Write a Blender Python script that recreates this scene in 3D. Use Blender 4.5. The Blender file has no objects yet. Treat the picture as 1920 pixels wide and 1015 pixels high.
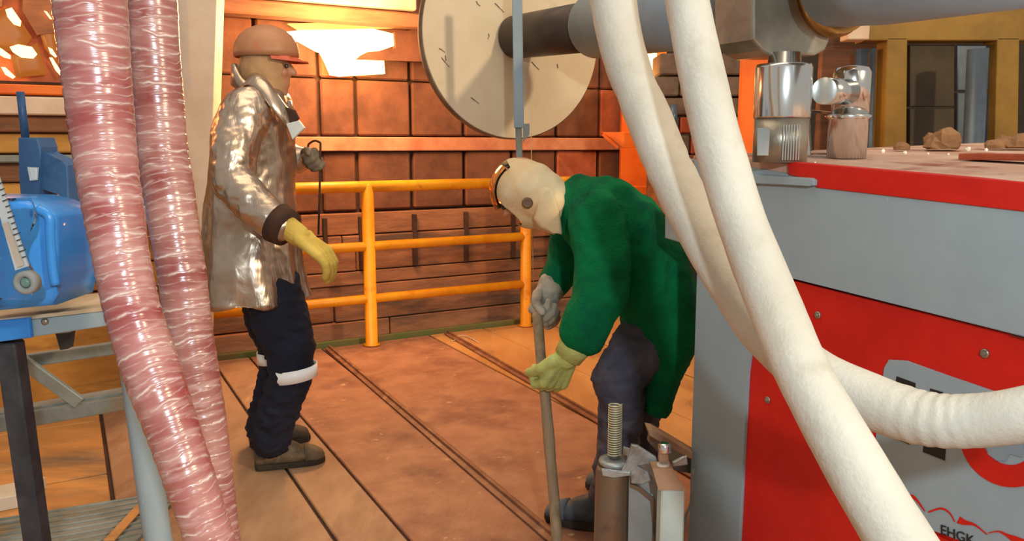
import bpy, bmesh, math, random
from mathutils import Vector, Matrix, noise
random.seed(7)
C = bpy.context.scene.collection
V = Vector
# ---------------------------------------------------------------- camera, world, light
F = 1500.0; HC = 1.31
TH = math.atan((507.5-270)/F); ct, st = math.cos(TH), math.sin(TH)
cd = bpy.data.cameras.new('camera'); cam = bpy.data.objects.new('camera', cd); C.objects.link(cam)
cam.location = (0, 0, HC); cam.rotation_euler = (math.pi/2-TH, 0, 0)
cd.sensor_width = 36; cd.lens = 36*F/1920; cd.clip_start = .05
bpy.context.scene.camera = cam
w = bpy.data.worlds.new('hall_air'); bpy.context.scene.world = w; w.use_nodes = True
w.node_tree.nodes['Background'].inputs[0].default_value = (1, .92, .82, 1)
w.node_tree.nodes['Background'].inputs[1].default_value = .42
vs = bpy.context.scene.view_settings
bpy.context.scene.display_settings.display_device = 'sRGB'
vs.view_transform = 'Standard'; vs.look = 'None'; vs.gamma = 1; vs.exposure = 0; vs.use_curve_mapping = False
def light(name, kind, loc, col, en, size=.1, to=None):
    l = bpy.data.lights.new(name, kind); l.color = col; l.energy = en
    if kind == 'AREA': l.size = size
    else: l.shadow_soft_size = size
    o = bpy.data.objects.new(name, l); C.objects.link(o); o.location = loc
    if to: o.rotation_euler = (V(to)-V(loc)).to_track_quat('-Z', 'Y').to_euler()
    return o
light('camera_flash', 'POINT', (.32, -.75, 1.88), (.80, .94, 1), 150, .05)
light('hall_lamp', 'POINT', (4.4, -2.1, 3.85), (1, .80, .55), 1000, .16)
light('warm_ambient_fill', 'AREA', (-.6, 2.6, 4.6), (1, .80, .56), 75, 3.0, (-.6, 3.6, 0))  # added overhead fill for the hall's warm ambient light, not a real lamp
light('furnace_glow', 'POINT', (-1.0, 5.0, 1.95), (1, .52, .22), 135, .25)
light('hood_glow', 'POINT', (-2.6, 3.7, 1.85), (1, .45, .15), 16, .1)
light('furnace_glow_side', 'POINT', (.95, 5.9, 1.75), (1, .42, .10), 10, .1)

# ---------------------------------------------------------------- geometry helpers
def ray(px, py):
    v = -(py-507.5)/F
    return V(((px-960)/F, ct+v*st, -st+v*ct))
def at(px, py, Y):
    r = ray(px, py); return V((0, 0, HC)) + r*(Y/r.y)
def onfloor(px, py, z=0):
    r = ray(px, py); return V((0, 0, HC)) + r*((z-HC)/r.z)
def onplane(px, py, p0, n):
    r = ray(px, py); o = V((0, 0, HC)); return o + r*((p0-o).dot(n)/r.dot(n))
AN = math.radians(29)
EU = V((-math.sin(AN), math.cos(AN), 0)); EW = V((math.cos(AN), math.sin(AN), 0)); EZ = V((0, 0, 1))
O0 = onfloor(695, 645)
def UW(u, w, z=0): return V((O0.x, O0.y, 0)) + EU*u + EW*w + EZ*z
BM = bmesh.new
def quadbox(bm, c, ax, ay, az, bev=0):
    """box from centre and three half-axis vectors"""
    vsx = []
    for sx in (-1, 1):
        for sy in (-1, 1):
            for sz in (-1, 1): vsx.append(bm.verts.new(V(c)+ax*sx+ay*sy+az*sz))
    fs = [(0,1,3,2),(4,6,7,5),(0,4,5,1),(2,3,7,6),(0,2,6,4),(1,5,7,3)]
    F_ = [bm.faces.new([vsx[i] for i in f]) for f in fs]
    if bev:
        es = list({e for f in F_ for e in f.edges})
        bmesh.ops.bevel(bm, geom=es, offset=bev, segments=1, profile=.5, affect='EDGES')
    return bm
def uwbox(bm, u0, u1, w0, w1, z0, z1, bev=0):
    return quadbox(bm, UW((u0+u1)/2, (w0+w1)/2, (z0+z1)/2), EU*(u1-u0)/2, EW*(w1-w0)/2, EZ*(z1-z0)/2, bev)
def beam(bm, a, b, wx, wz, up=EZ, bev=0):
    a, b = V(a), V(b); d = b-a; n = d.normalized(); s = n.cross(up).normalized(); t = s.cross(n)
    return quadbox(bm, (a+b)/2, d/2, s*wx/2, t*wz/2, bev)
def prism(bm, pts, d, bev=0):
    a = [bm.verts.new(p) for p in pts]; b = [bm.verts.new(V(p)+d) for p in pts]; n = len(pts)
    fs = [bm.faces.new(a), bm.faces.new(b[::-1])]
    for i in range(n): fs.append(bm.faces.new((a[i], b[i], b[(i+1) % n], a[(i+1) % n])))
    if bev: bmesh.ops.bevel(bm, geom=list(fs[0].edges)+list(fs[1].edges), offset=bev, segments=2, profile=.5, affect='EDGES')
    return bm
def catmull(P, n):
    out = []
    for i in range(len(P)-1):
        a, b, c, d = P[max(i-1, 0)], P[i], P[i+1], P[min(i+2, len(P)-1)]
        for k in range(n):
            t = k/n
            out.append([.5*((2*b[j])+(-a[j]+c[j])*t+(2*a[j]-5*b[j]+4*c[j]-d[j])*t*t+(-a[j]+3*b[j]-3*c[j]+d[j])*t**3) for j in range(len(b))])
    out.append(list(P[-1])); return out
def tube(bm, pts, rads, seg=16, fn=None, cap=True):
    """tube with metric uv (u round, v along, metres)"""
    uv = bm.loops.layers.uv.verify()
    pts = [V(p) for p in pts]
    if not hasattr(rads, '__len__'): rads = [rads]*len(pts)
    n = len(pts); t0 = (pts[1]-pts[0]).normalized()
    s = t0.orthogonal().normalized(); rings = []; L = 0; Ls = []
    for i, p in enumerate(pts):
        t = (pts[min(i+1, n-1)]-pts[max(i-1, 0)]).normalized()
        s = (s-t*s.dot(t)).normalized(); b = t.cross(s)
        if i: L += (p-pts[i-1]).length
        Ls.append(L); r = []
        for k in range(seg):
            a = 2*math.pi*k/seg; rr = rads[i]*(fn(L, a, i) if fn else 1)
            r.append(bm.verts.new(p+(s*math.cos(a)+b*math.sin(a))*rr))
        rings.append(r)
    for i in range(n-1):
        for k in range(seg):
            f = bm.faces.new((rings[i][k], rings[i][(k+1) % seg], rings[i+1][(k+1) % seg], rings[i+1][k]))
            f.smooth = True
            for lp, (uu, vv) in zip(f.loops, ((k, i), (k+1, i), (k+1, i+1), (k, i+1))): lp[uv].uv = (uu/seg, Ls[vv])
    if cap:
        bm.faces.new(rings[0][::-1]); bm.faces.new(rings[-1])
    return bm
def lathe(bm, o, ax, prof, seg=28):
    """prof: list (dist along axis, radius)"""
    o, ax = V(o), V(ax).normalized(); s = ax.orthogonal().normalized(); b = ax.cross(s); rings = []
    for h, r in prof:
        rings.append([bm.verts.new(o+ax*h+(s*math.cos(2*math.pi*k/seg)+b*math.sin(2*math.pi*k/seg))*max(r, 1e-4)) for k in range(seg)])
    for i in range(len(rings)-1):
        for k in range(seg):
            f = bm.faces.new((rings[i][k], rings[i][(k+1) % seg], rings[i+1][(k+1) % seg], rings[i+1][k])); f.smooth = True
    bm.faces.new(rings[0][::-1]); bm.faces.new(rings[-1]); return bm
def loft(bm, rings, seg=24):
    R = []
    for c, a, b in rings:
        R.append([bm.verts.new(V(c)+V(a)*math.cos(2*math.pi*k/seg)+V(b)*math.sin(2*math.pi*k/seg)) for k in range(seg)])
    for i in range(len(R)-1):
        for k in range(seg):
            f = bm.faces.new((R[i][k], R[i][(k+1) % seg], R[i+1][(k+1) % seg], R[i+1][k])); f.smooth = True
    bm.faces.new(R[0][::-1]); bm.faces.new(R[-1]); return bm
def ball(bm, c, a, b=None, d=None, seg=20):
    """ellipsoid with half axis vectors (or one radius)"""
    if b is None: a, b, d = V((a,0,0)), V((0,a,0)), V((0,0,a))
    m = Matrix((a, b, d)).transposed().to_4x4(); m.translation = V(c)
    bmesh.ops.create_uvsphere(bm, u_segments=seg, v_segments=seg//2, radius=1, matrix=m); return bm
def chain(bm, J, seg=14):
    """tapered capsules through joints (point, radius)"""
    for (p, r) in J: ball(bm, p, r, seg=seg)
    for (p, r), (q, s_) in zip(J, J[1:]):
        tube(bm, [p, q], [r, s_], seg)
    return bm

# ---------------------------------------------------------------- object helpers
def root_pos(o):
    p = V((0, 0, 0))
    while o: p += o.location; o = o.parent
    return p
def obj(name, bm, m, parent=None, smooth=None, label=None, origin=None):
    if hasattr(bm, 'faces'):
        bmesh.ops.recalc_face_normals(bm, faces=bm.faces[:])
        me = bpy.data.meshes.new(name); bm.to_mesh(me); bm.free()
    else: me = bm
    if parent: off = root_pos(parent)
    else:
        if origin is None:
            xs = [v.co for v in me.vertices]
            lo = V([min(c[i] for c in xs) for i in range(3)]); hi = V([max(c[i] for c in xs) for i in range(3)])
            off = V(((lo.x+hi.x)/2, (lo.y+hi.y)/2, lo.z))
        else: off = V(origin)
    me.transform(Matrix.Translation(-off))
    o = bpy.data.objects.new(name, me); C.objects.link(o)
    if parent: o.parent = parent
    else: o.location = off
    if m:
        for x in (m if isinstance(m, (list, tuple)) else [m]): me.materials.append(x)
    if smooth is not None:
        for p in me.polygons: p.use_smooth = smooth
    if label: o['label'] = label
    return o
def thing(name, label, cat, loc, group=None):
    o = bpy.data.objects.new(name, None); C.objects.link(o); o.location = loc; o.empty_display_size = .1
    o['label'] = label; o['category'] = cat
    if group: o['group'] = group
    return o
def tag(o, label, cat, group=None):
    o['label'] = label; o['category'] = cat
    if group: o['group'] = group
    return o
def struct(o, label=None):
    o['kind'] = 'structure'
    if label: o['label'] = label
    return o
def remeshed(bm, vox, smooth=3, disp=None):
    """join overlapping solids into one continuous skin"""
    bmesh.ops.recalc_face_normals(bm, faces=bm.faces[:])
    me = bpy.data.meshes.new('tmp'); bm.to_mesh(me); bm.free()
    o = bpy.data.objects.new('tmp', me); C.objects.link(o)
    r = o.modifiers.new('r', 'REMESH'); r.mode = 'VOXEL'; r.voxel_size = vox
    s = o.modifiers.new('s', 'SMOOTH'); s.iterations = smooth; s.factor = .5
    dg = bpy.context.evaluated_depsgraph_get(); dg.update()
    me2 = bpy.data.meshes.new_from_object(o.evaluated_get(dg)); bpy.data.objects.remove(o)
    if disp:
        cs = [v.co.copy() for v in me2.vertices]; ns = [v.normal.copy() for v in me2.vertices]
        for v, c, n in zip(me2.vertices, cs, ns): v.co = c+n*disp(c, n)
    for p in me2.polygons: p.use_smooth = True
    return me2

# ---------------------------------------------------------------- materials
def lin(c):
    c = [x/255 for x in c]; return tuple((x/12.92 if x <= .04045 else ((x+.055)/1.055)**2.4) for x in c)+(1,)
MATS = {}
def mat(name, c1, c2=None, scale=6, rough=.6, metal=0, bump=.0, bscale=40, stretch=(1, 1, 1), c3=None, s3=2, lo=.35, hi=.65, spec=.4, coat=0, t3=(.55, .7), wear=None):
    m = bpy.data.materials.new(name); m.use_nodes = True; nt = m.node_tree; N, L = nt.nodes, nt.links
    b = N['Principled BSDF']; b.inputs['Roughness'].default_value = rough; b.inputs['Metallic'].default_value = metal
    b.inputs['Specular IOR Level'].default_value = spec; b.inputs['Coat Weight'].default_value = coat
    tc = N.new('ShaderNodeTexCoord'); mp = N.new('ShaderNodeMapping'); mp.inputs['Scale'].default_value = stretch
    mp.inputs['Rotation'].default_value = (0, 0, -AN)
    oi = N.new('ShaderNodeObjectInfo'); ad = N.new('ShaderNodeVectorMath'); ad.operation = 'ADD'
    sc = N.new('ShaderNodeVectorMath'); sc.operation = 'SCALE'; sc.inputs[3].default_value = 1
    L.new(tc.outputs['Object'], ad.inputs[0]); L.new(oi.outputs['Location'], ad.inputs[1])
    L.new(ad.outputs[0], mp.inputs[0])
    def nz(s, det=5, w=None):
        n = N.new('ShaderNodeTexNoise'); n.inputs['Scale'].default_value = s; n.inputs['Detail'].default_value = det
        n.inputs['Roughness'].default_value = .62
        L.new(mp.outputs[0], n.inputs['Vector']); return n
    def rng(sock, a, z):
        r = N.new('ShaderNodeMapRange'); r.inputs[1].default_value = a; r.inputs[2].default_value = z; L.new(sock, r.inputs[0]); return r.outputs[0]
    def mix(f_, a, z):
        x = N.new('ShaderNodeMix'); x.data_type = 'RGBA'; L.new(f_, x.inputs[0])
        for k, q in ((6, a), (7, z)):
            if isinstance(q, tuple): x.inputs[k].default_value = q
            else: L.new(q, x.inputs[k])
        return x.outputs[2]
    col = lin(c1)
    if c2: col = mix(rng(nz(scale).outputs[0], lo, hi), lin(c1), lin(c2))
    if c3: col = mix(rng(nz(s3, 8).outputs[0], *t3), col, lin(c3))
    if wear: col = mix(rng(nz(wear[1], 10).outputs[0], wear[2], wear[2]+.05), col, lin(wear[0]))
    if isinstance(col, tuple): b.inputs['Base Color'].default_value = col
    else: L.new(col, b.inputs['Base Color'])
    if bump:
        bp = N.new('ShaderNodeBump'); bp.inputs['Strength'].default_value = bump; bp.inputs['Distance'].default_value = .01
        L.new(nz(bscale, 6).outputs[0], bp.inputs['Height']); L.new(bp.outputs[0], b.inputs['Normal'])
    return m
def emit(name, col, s, c2=None, scale=3):
    m = bpy.data.materials.new(name); m.use_nodes = True; nt = m.node_tree; N, L = nt.nodes, nt.links
    b = N['Principled BSDF']; b.inputs['Base Color'].default_value = (.02, .01, .0, 1)
    b.inputs['Emission Strength'].default_value = s; b.inputs['Emission Color'].default_value = col
    if c2:
        n = N.new('ShaderNodeTexNoise'); n.inputs['Scale'].default_value = scale
        x = N.new('ShaderNodeMix'); x.data_type = 'RGBA'; x.inputs[6].default_value = col; x.inputs[7].default_value = c2
        r = N.new('ShaderNodeMapRange'); r.inputs[1].default_value = .4; r.inputs[2].default_value = .6
        tc = N.new('ShaderNodeTexCoord'); L.new(tc.outputs['Object'], n.inputs['Vector'])
        L.new(n.outputs[0], r.inputs[0]); L.new(r.outputs[0], x.inputs[0]); L.new(x.outputs[2], b.inputs['Emission Color'])
    return m
def glass(name, col, rough=.05, ior=1.45):
    m = bpy.data.materials.new(name); m.use_nodes = True; b = m.node_tree.nodes['Principled BSDF']
    b.inputs['Base Color'].default_value = col; b.inputs['Roughness'].default_value = rough
    b.inputs['Transmission Weight'].default_value = 1; b.inputs['IOR'].default_value = ior; return m
def hose_film(name, red, pale):
    m = bpy.data.materials.new(name); m.use_nodes = True; nt = m.node_tree; N, L = nt.nodes, nt.links
    b = N['Principled BSDF']; b.inputs['Roughness'].default_value = .28; b.inputs['Specular IOR Level'].default_value = .6
    b.inputs['Coat Weight'].default_value = .3; b.inputs['Coat Roughness'].default_value = .2
    uv = N.new('ShaderNodeUVMap'); sp = N.new('ShaderNodeSeparateXYZ'); L.new(uv.outputs[0], sp.inputs[0])
    def math_(op, a, c):
        n = N.new('ShaderNodeMath'); n.operation = op
        for k, q in ((0, a), (1, c)):
            if isinstance(q, (int, float)): n.inputs[k].default_value = q
            else: L.new(q, n.inputs[k])
        return n.outputs[0]
    ang = math_('MULTIPLY', sp.outputs[0], 2*math.pi)
    cs = math_('COSINE', ang, 0); sn = math_('SINE', ang, 0)
    def field(su, sv, scale, det, off=0, dist=0):
        cb = N.new('ShaderNodeCombineXYZ')
        L.new(math_('MULTIPLY', cs, su), cb.inputs[0]); L.new(math_('MULTIPLY', sn, su), cb.inputs[1])
        L.new(math_('ADD', math_('MULTIPLY', sp.outputs[1], sv), off), cb.inputs[2])
        n = N.new('ShaderNodeTexNoise'); n.inputs['Scale'].default_value = scale; n.inputs['Detail'].default_value = det
        n.inputs['Distortion'].default_value = dist
        L.new(cb.outputs[0], n.inputs['Vector']); return n.outputs[0]
    def rng(s, a, z):
        r = N.new('ShaderNodeMapRange'); r.inputs[1].default_value = a; r.inputs[2].default_value = z; L.new(s, r.inputs[0]); return r.outputs[0]
    def mix(f_, a, z):
        x = N.new('ShaderNodeMix'); x.data_type = 'RGBA'; L.new(f_, x.inputs[0])
        for k, q in ((6, a), (7, z)):
            if isinstance(q, tuple): x.inputs[k].default_value = q
            else: L.new(q, x.inputs[k])
        return x.outputs[2]
    # ridge lines: |noise-.5| small -> thin bright crease
    def ridge(f_, wd): return math_('SUBTRACT', 1, rng(math_('ABSOLUTE', math_('SUBTRACT', f_, .5), 0), 0, wd))
    def wraps(N_, wob, slow, off, pw_):
        # thin circumferential creases at uneven spacing
        t = math_('ADD', math_('MULTIPLY', sp.outputs[1], N_), math_('MULTIPLY', field(.5, slow, 1, 3, off), wob))
        q = math_('ADD', math_('MULTIPLY', math_('SINE', math_('MULTIPLY', t, 2*math.pi), 0), .5), .5)
        return math_('MULTIPLY', math_('POWER', q, pw_), rng(field(1.1, 26, 1, 3, off+31), .42, .66))
    f2 = field(.5, 70, 1.0, 3, 50); f3 = field(.8, 4, 1, 4, 9)
    broad = rng(field(.3, 17, 1, 4, 21), .36, .66)
    c = mix(broad, lin(red), lin(pale))  # pale tone puts the film's pinkish-white sheen into the colour
    c = mix(math_('MULTIPLY', rng(f3, .45, .75), .6), c, lin((176, 132, 116)))
    c = mix(math_('MULTIPLY', rng(field(.6, 95, 1, 3, 77), .5, .72), .45), c, lin((206, 176, 168)))
    rr = math_('MAXIMUM', wraps(34, 1.5, 7, 0, 22), math_('MULTIPLY', wraps(71, 2.4, 11, 70, 14), .6))
    c = mix(math_('MULTIPLY', rr, .85), c, lin((232, 212, 204)))
    L.new(c, b.inputs['Base Color'])
    bp = N.new('ShaderNodeBump'); bp.inputs['Strength'].default_value = .55; bp.inputs['Distance'].default_value = .004
    L.new(math_('ADD', rr, f2), bp.inputs['Height']); L.new(bp.outputs[0], b.inputs['Normal']); L.new(bp.outputs[0], b.inputs['Coat Normal'])
    return m

M = dict(
 plank=mat('dusty_orange_boards', (188,148,112), (162,120,88), 5, .62, bump=.25, bscale=60, stretch=(1,.35,1), c3=(128,88,66), s3=1.7, t3=(.52,.66), wear=((222,172,120), 7, .66)),
 plank_red=mat('dusty_red_steel', (182,130,96), (158,106,78), 6, .58, bump=.25, bscale=70, c3=(128,84,66), s3=2.2, t3=(.52,.66), wear=((204,160,120), 9, .64)),
 plank_gold=mat('golden_boards', (204,150,90), (182,126,72), 4, .62, bump=.2, bscale=50, stretch=(1,.3,1), c3=(120,84,52), s3=3, t3=(.56,.68)),
 plank_left=mat('sooty_gold_boards', (206,146,82), (172,118,66), 4, .65, bump=.2, bscale=50, stretch=(.3,1,1), c3=(116,96,76), s3=2.4, t3=(.5,.64)),
 gap=mat('dark_gap', (74,46,32), (52,34,26), 8, .9),
 rail=mat('rusted_rail_steel', (156,108,78), (124,80,58), 12, .5, bump=.2, c3=(184,138,104), s3=8),
 block=mat('soot_red_blocks', (186,104,66), (156,80,52), 5, .85, bump=.35, bscale=45, c3=(120,66,48), s3=3.5, t3=(.52,.7)),
 block_dark=mat('dark_brown_blocks', (122,78,54), (92,58,42), 5, .9, bump=.3, bscale=45),
 band=mat('pale_band_steel', (204,140,102), (176,108,78), 6, .7, bump=.1),
 board=mat('weathered_boards', (156,104,70), (122,80,56), 5, .85, bump=.35, bscale=40, stretch=(.2,1,3), c3=(92,68,52), s3=3, t3=(.5,.65)),
 board_y=mat('yellow_timber', (206,150,72), (172,118,54), 4, .8, bump=.2, stretch=(.3,1,2), c3=(126,88,52), s3=3),
 backing=mat('dark_brown_backing', (82,54,38), (60,40,28), 5, .95),  # dark brown, shows in the joints between blocks and boards
 green=mat('green_toe_board', (98,112,58), (124,104,58), 6, .7, bump=.1, c3=(134,96,58), s3=3),
 benchtop=mat('dusty_bench_top', (206,186,156), (186,158,122), 5, .7, bump=.1, c3=(150,126,98), s3=4),
 yellow=mat('orange_yellow_paint', (238,160,22), (222,138,14), 8, .42, bump=.05, c3=(196,112,16), s3=9, t3=(.6,.75)),
 disc=mat('cream_disc_paint', (214,196,166), (202,182,150), 3, .55, bump=.05, c3=(178,156,128), s3=5, t3=(.6,.8)),
 discrim=mat('disc_rim_steel', (132,112,92), (98,80,64), 9, .5, metal=.3),
 scratch=mat('scratch_dark', (112,90,72), None, rough=.8),
 shaft=mat('dark_shaft_steel', (74,60,52), (60,48,42), 6, .45, metal=.2),
 bluegrey=mat('blue_grey_paint', (136,150,160), (122,136,146), 4, .5, bump=.06, c3=(112,122,128), s3=7, t3=(.6,.75)),
 machgrey=mat('machine_grey_paint', (150,166,172), (138,154,162), 3, .45, bump=.05, bscale=90, wear=((176,188,190), 26, .70)),
 machred=mat('machine_red_paint', (206,30,18), (190,24,16), 6, .42, bump=.10, bscale=120, wear=((222,96,80), 55, .72)),
 black=mat('black_paint', (40,38,38), (30,28,28), 8, .5),
 dustred=mat('dusty_brown_table', (208,176,158), (186,144,124), 8, .75, bump=.2, c3=(150,84,62), s3=6, t3=(.5,.62)),
 steel=mat('worn_cast_steel', (176,168,152), (142,134,120), 7, .36, metal=.7, bump=.12, c3=(150,124,84), s3=4),
 chrome=mat('chrome', (228,230,228), None, rough=.17, metal=1),
 brass=mat('brass', (196,150,84), (168,120,60), 9, .3, metal=.8),
 hosewhite=mat('white_sleeve_fabric', (204,201,190), (190,185,172), 5, .72, bump=.25, bscale=130, c3=(176,166,150), s3=9, t3=(.58,.78), wear=((150,148,140), 34, .72)),
 pipewhite=mat('white_paint_old', (206,196,180), (190,176,158), 4, .6, bump=.06),
 whitebeam=mat('whitewashed_beam', (214,190,166), (196,160,130), 4, .7, bump=.1),
 greybar=mat('galvanised_angle', (138,142,136), (112,114,106), 8, .55, metal=.2, bump=.15, c3=(150,116,76), s3=4, t3=(.56,.72)),
 blackiron=mat('black_iron', (44,46,54), (62,64,70), 14, .55, bump=.3),
 bluebin=mat('blue_plastic_bin', (44,126,206), (56,142,220), 5, .35, coat=.3),
 bluevise=mat('blue_cast_paint', (46,82,124), (60,98,138), 9, .45, bump=.1, c3=(38,62,98), s3=8),
 tape=mat('white_tape', (206,212,212), (188,196,198), 9, .4),
 silver=None,
 navy=mat('navy_workwear', (26,32,52), (18,22,38), 9, .85, bump=.4, bscale=60),
 refl=mat('reflective_tape', (255,255,255), None, rough=.25),
 boot=mat('brown_work_boot', (92,76,56), (70,58,46), 14, .7, bump=.3, c3=(126,108,80), s3=10),
 bootlace=mat('tan_lace', (134,112,84), (104,86,62), 14, .7),
 bootlace2=mat('grey_lace', (108,116,120), (88,94,98), 14, .7),
 boot2=mat('dark_work_boot', (54,60,68), (72,78,84), 14, .6, bump=.3),
 sole=mat('boot_sole', (44,36,28), (60,50,38), 10, .8),
 glovey=mat('yellow_glove', (212,186,92), (194,164,74), 8, .75, bump=.4, bscale=70),
 gloveg=mat('yellow_green_glove', (198,200,122), (176,184,100), 9, .75, bump=.4, bscale=70, c3=(160,160,100), s3=9),
 glovew=mat('dirty_white_glove', (196,184,162), (160,150,134), 12, .8, bump=.4, bscale=70, c3=(120,114,104), s3=10, t3=(.5,.62)),
 gloved=mat('grey_work_glove', (128,116,98), (98,88,72), 12, .8, bump=.4),
 skin=mat('skin', (198,146,112), (186,130,98), 9, .5),
 eye=mat('eye_dark', (60,50,44), None, rough=.3),
 hair=mat('dark_hair', (50,38,30), (36,28,22), 30, .7),
 hat=mat('tan_hard_hat', (176,124,88), (158,104,72), 5, .5, c3=(190,92,62), s3=4),
 balaclava=mat('beige_hood_cloth', (196,156,112), (178,136,94), 7, .85, bump=.3),
 hood=mat('cream_hood_cloth', (222,206,170), (206,186,148), 4, .85, bump=.25, bscale=50, c3=(216,178,130), s3=3),
 earpad=mat('brown_ear_pad', (112,80,48), (88,62,38), 9, .5),
 wool=mat('green_wool', (8,122,70), (5,104,60), 7, .95, bump=.8, bscale=160, c3=(6,86,66), s3=5, t3=(.5,.7), spec=.15),
 greytr=mat('grey_work_trousers', (92,88,98), (72,70,82), 9, .9, bump=.5, bscale=50, c3=(64,66,86), s3=5),
 wood=mat('grey_pole_wood', (164,140,110), (134,112,86), 16, .7, bump=.3, stretch=(1,1,.2), c3=(96,84,70), s3=9),
 wire=mat('thin_wire', (200,160,110), None, rough=.4),
 lead=mat('crumpled_lead_sheet', (186,190,188), (146,150,148), 9, .38, metal=.45, bump=.3, c3=(110,84,60), s3=7),
 canister=mat('stained_steel_can', (122,124,118), (140,108,78), 7, .3, metal=.55, bump=.15, c3=(78,82,90), s3=5),
 paleplate=mat('pale_grey_plate', (164,168,164), (142,144,140), 6, .55, bump=.1),
 whitetube=mat('pale_tube_paint', (206,222,212), (188,204,196), 6, .45),
 browncap=mat('brown_cap', (176,138,108), (150,112,84), 9, .6),
 spring=mat('zinc_spring', (206,198,160), None, rough=.35, metal=.35),
 orange=mat('orange_paint_and_firelight', (236,120,30), (220,96,20), 4, .6),  # orange firelight put into the colour of the lit beam, ledge and tray
 brickgrey=mat('grey_brown_brick', (120,100,84), (92,74,62), 7, .85, bump=.3),
 brickred=mat('red_brick', (176,84,50), (150,66,40), 7, .85, bump=.3),
 olive=mat('olive_yellow_steel', (150,112,34), (124,92,26), 5, .6, bump=.1),
 darkwall=mat('dark_hall_wall', (48,42,36), (66,56,44), 3, .9),
 darkpanel=mat('dark_brown_panel', (76,64,46), (60,50,38), 4, .8),
 bluepipe=mat('grey_blue_pipe', (92,104,116), (74,84,96), 5, .35, metal=.3),
 crumb=mat('white_crumb', (240,232,220), None, rough=.7),
 rock=mat('brown_clinker', (150,110,74), (120,86,58), 9, .9, bump=.5),
 hot=emit('white_hot_opening', (1, .72, .30, 1), 9, (1, .55, .14, 1), 4),
 hotred=emit('red_hot_edge', (1, .30, .05, 1), 3.2),
 hot2=emit('yellow_hot_slot', (1, .66, .22, 1), 5),
 film=glass('clear_film', (.9, .95, 1, 1), .08, 1.2),
 visor=glass('amber_visor', (1, .70, .35, 1), .05, 1.3),
 tubeclear=glass('smoky_tube', (.7, .75, .8, 1), .05, 1.25),
)
M['pink1'] = hose_film('red_hose_in_film', (146, 66, 66), (176, 120, 116))
M['pink2'] = hose_film('red_hose_in_film_b', (138, 70, 66), (168, 116, 108))
def silver_mat():
    m = mat('aluminised_cloth', (206,190,174), (176,154,134), 5, .34, metal=.9, bump=.0)
    nt = m.node_tree; N, L = nt.nodes, nt.links; b = N['Principled BSDF']
    tc = N.new('ShaderNodeTexCoord')
    v = N.new('ShaderNodeTexVoronoi'); v.feature = 'F1'; v.inputs['Scale'].default_value = 9
    mp = N.new('ShaderNodeMapping'); mp.inputs['Scale'].default_value = (1.4, 1.4, .45); mp.inputs['Rotation'].default_value = (.2, .5, .3)
    n = N.new('ShaderNodeTexNoise'); n.inputs['Scale'].default_value = 7; n.inputs['Detail'].default_value = 4; n.inputs['Distortion'].default_value = 1.2
    L.new(tc.outputs['Object'], mp.inputs[0]); L.new(mp.outputs[0], v.inputs[0]); L.new(mp.outputs[0], n.inputs['Vector'])
    a = N.new('ShaderNodeMath'); a.operation = 'MULTIPLY_ADD'; a.inputs[1].default_value = .35
    L.new(v.outputs[0], a.inputs[0]); L.new(n.outputs[0], a.inputs[2])
    bp = N.new('ShaderNodeBump'); bp.inputs['Strength'].default_value = .45; bp.inputs['Distance'].default_value = .018
    L.new(a.outputs[0], bp.inputs['Height']); L.new(bp.outputs[0], b.inputs['Normal'])
    return m
M['silver'] = silver_mat()

# ================================================================ SETTING
# ---- deck
fl = struct(obj('floor', uwbox(BM(), -6.2, .06, -4.6, 3.2, -.12, -.012), M['gap']))
edges = [-1.30, -.985, -.77, -.315, .44, .86, 1.35, 1.85, 2.4, 3.1]
e2 = [-1.62]+edges
for i in range(len(e2)-1):
    a, b = e2[i]+.006, e2[i+1]-.006
    m = M['plank_red'] if i in (3, 4) else (M['plank_gold'] if i > 4 else M['plank'])
    cuts = [-6.0, -4.3+random.uniform(-.6, .6), .05] if i in (1, 5, 7) else [-6.0, .05]
    for c0, c1 in zip(cuts, cuts[1:]):
        dz = random.uniform(-.004, .003)
        obj('plank', uwbox(BM(), c0+.004, c1-.004, a, b, -.03, dz, .004), m, fl)
# crosswise boards at the left
u = .05
while u > -6:
    wd = random.choice((.24, .28, .32)); obj('plank', uwbox(BM(), u-wd+.006, u-.006, -4.5, -1.63, -.03, random.uniform(-.003, .004), .004), M['plank_left'], fl); u -= wd
# ---- floor rails (angle irons on the deck)
def railbar(name, w0, w1, u0, u1, lab):
    bm = BM()
    a, b = UW(u0, w0, 0), UW(u1, w1, 0); d = (b-a); s = EW
    prof = [(-.028, .0), (.028, .0), (.028, .006), (.006, .009), (.006, .022), (-.006, .022), (-.006, .009), (-.028, .006)]
    prism(bm, [a+s*x+EZ*(z+.004) for x, z in prof], d)
    return tag(obj(name, bm, M['rail']), lab, 'rail', None)
railbar('floor_rail', -.40, -.28, -5.0, 0, 'long rusty steel rail set in the deck, running between the two workers')
railbar('floor_rail', .30, .56, -4.8, 0, 'second rusty steel rail in the deck, passing behind the glove and the pole')
for k, (pts, wd_) in enumerate(((((846,640),(868,636),(884,646),(898,658)), 'curled'), (((852,632),(872,630),(896,642)), 'straighter'))):
    P_ = [V(p) for p in catmull([list(onfloor(x, y, .006)) for x, y in pts], 5)]
    tag(obj('loose_wire', tube(BM(), P_, .003, 6), M['pipewhite']), wd_+' loose pale wire lying at the far end of the second deck rail', 'wire')
# ---- green toe board
tb = BM(); uwbox(tb, .07, .10, -2.2, 2.6, -.10, .03, .004)
struct(obj('trim_1', tb, M['green']), 'green painted toe board along the deck edge')

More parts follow.
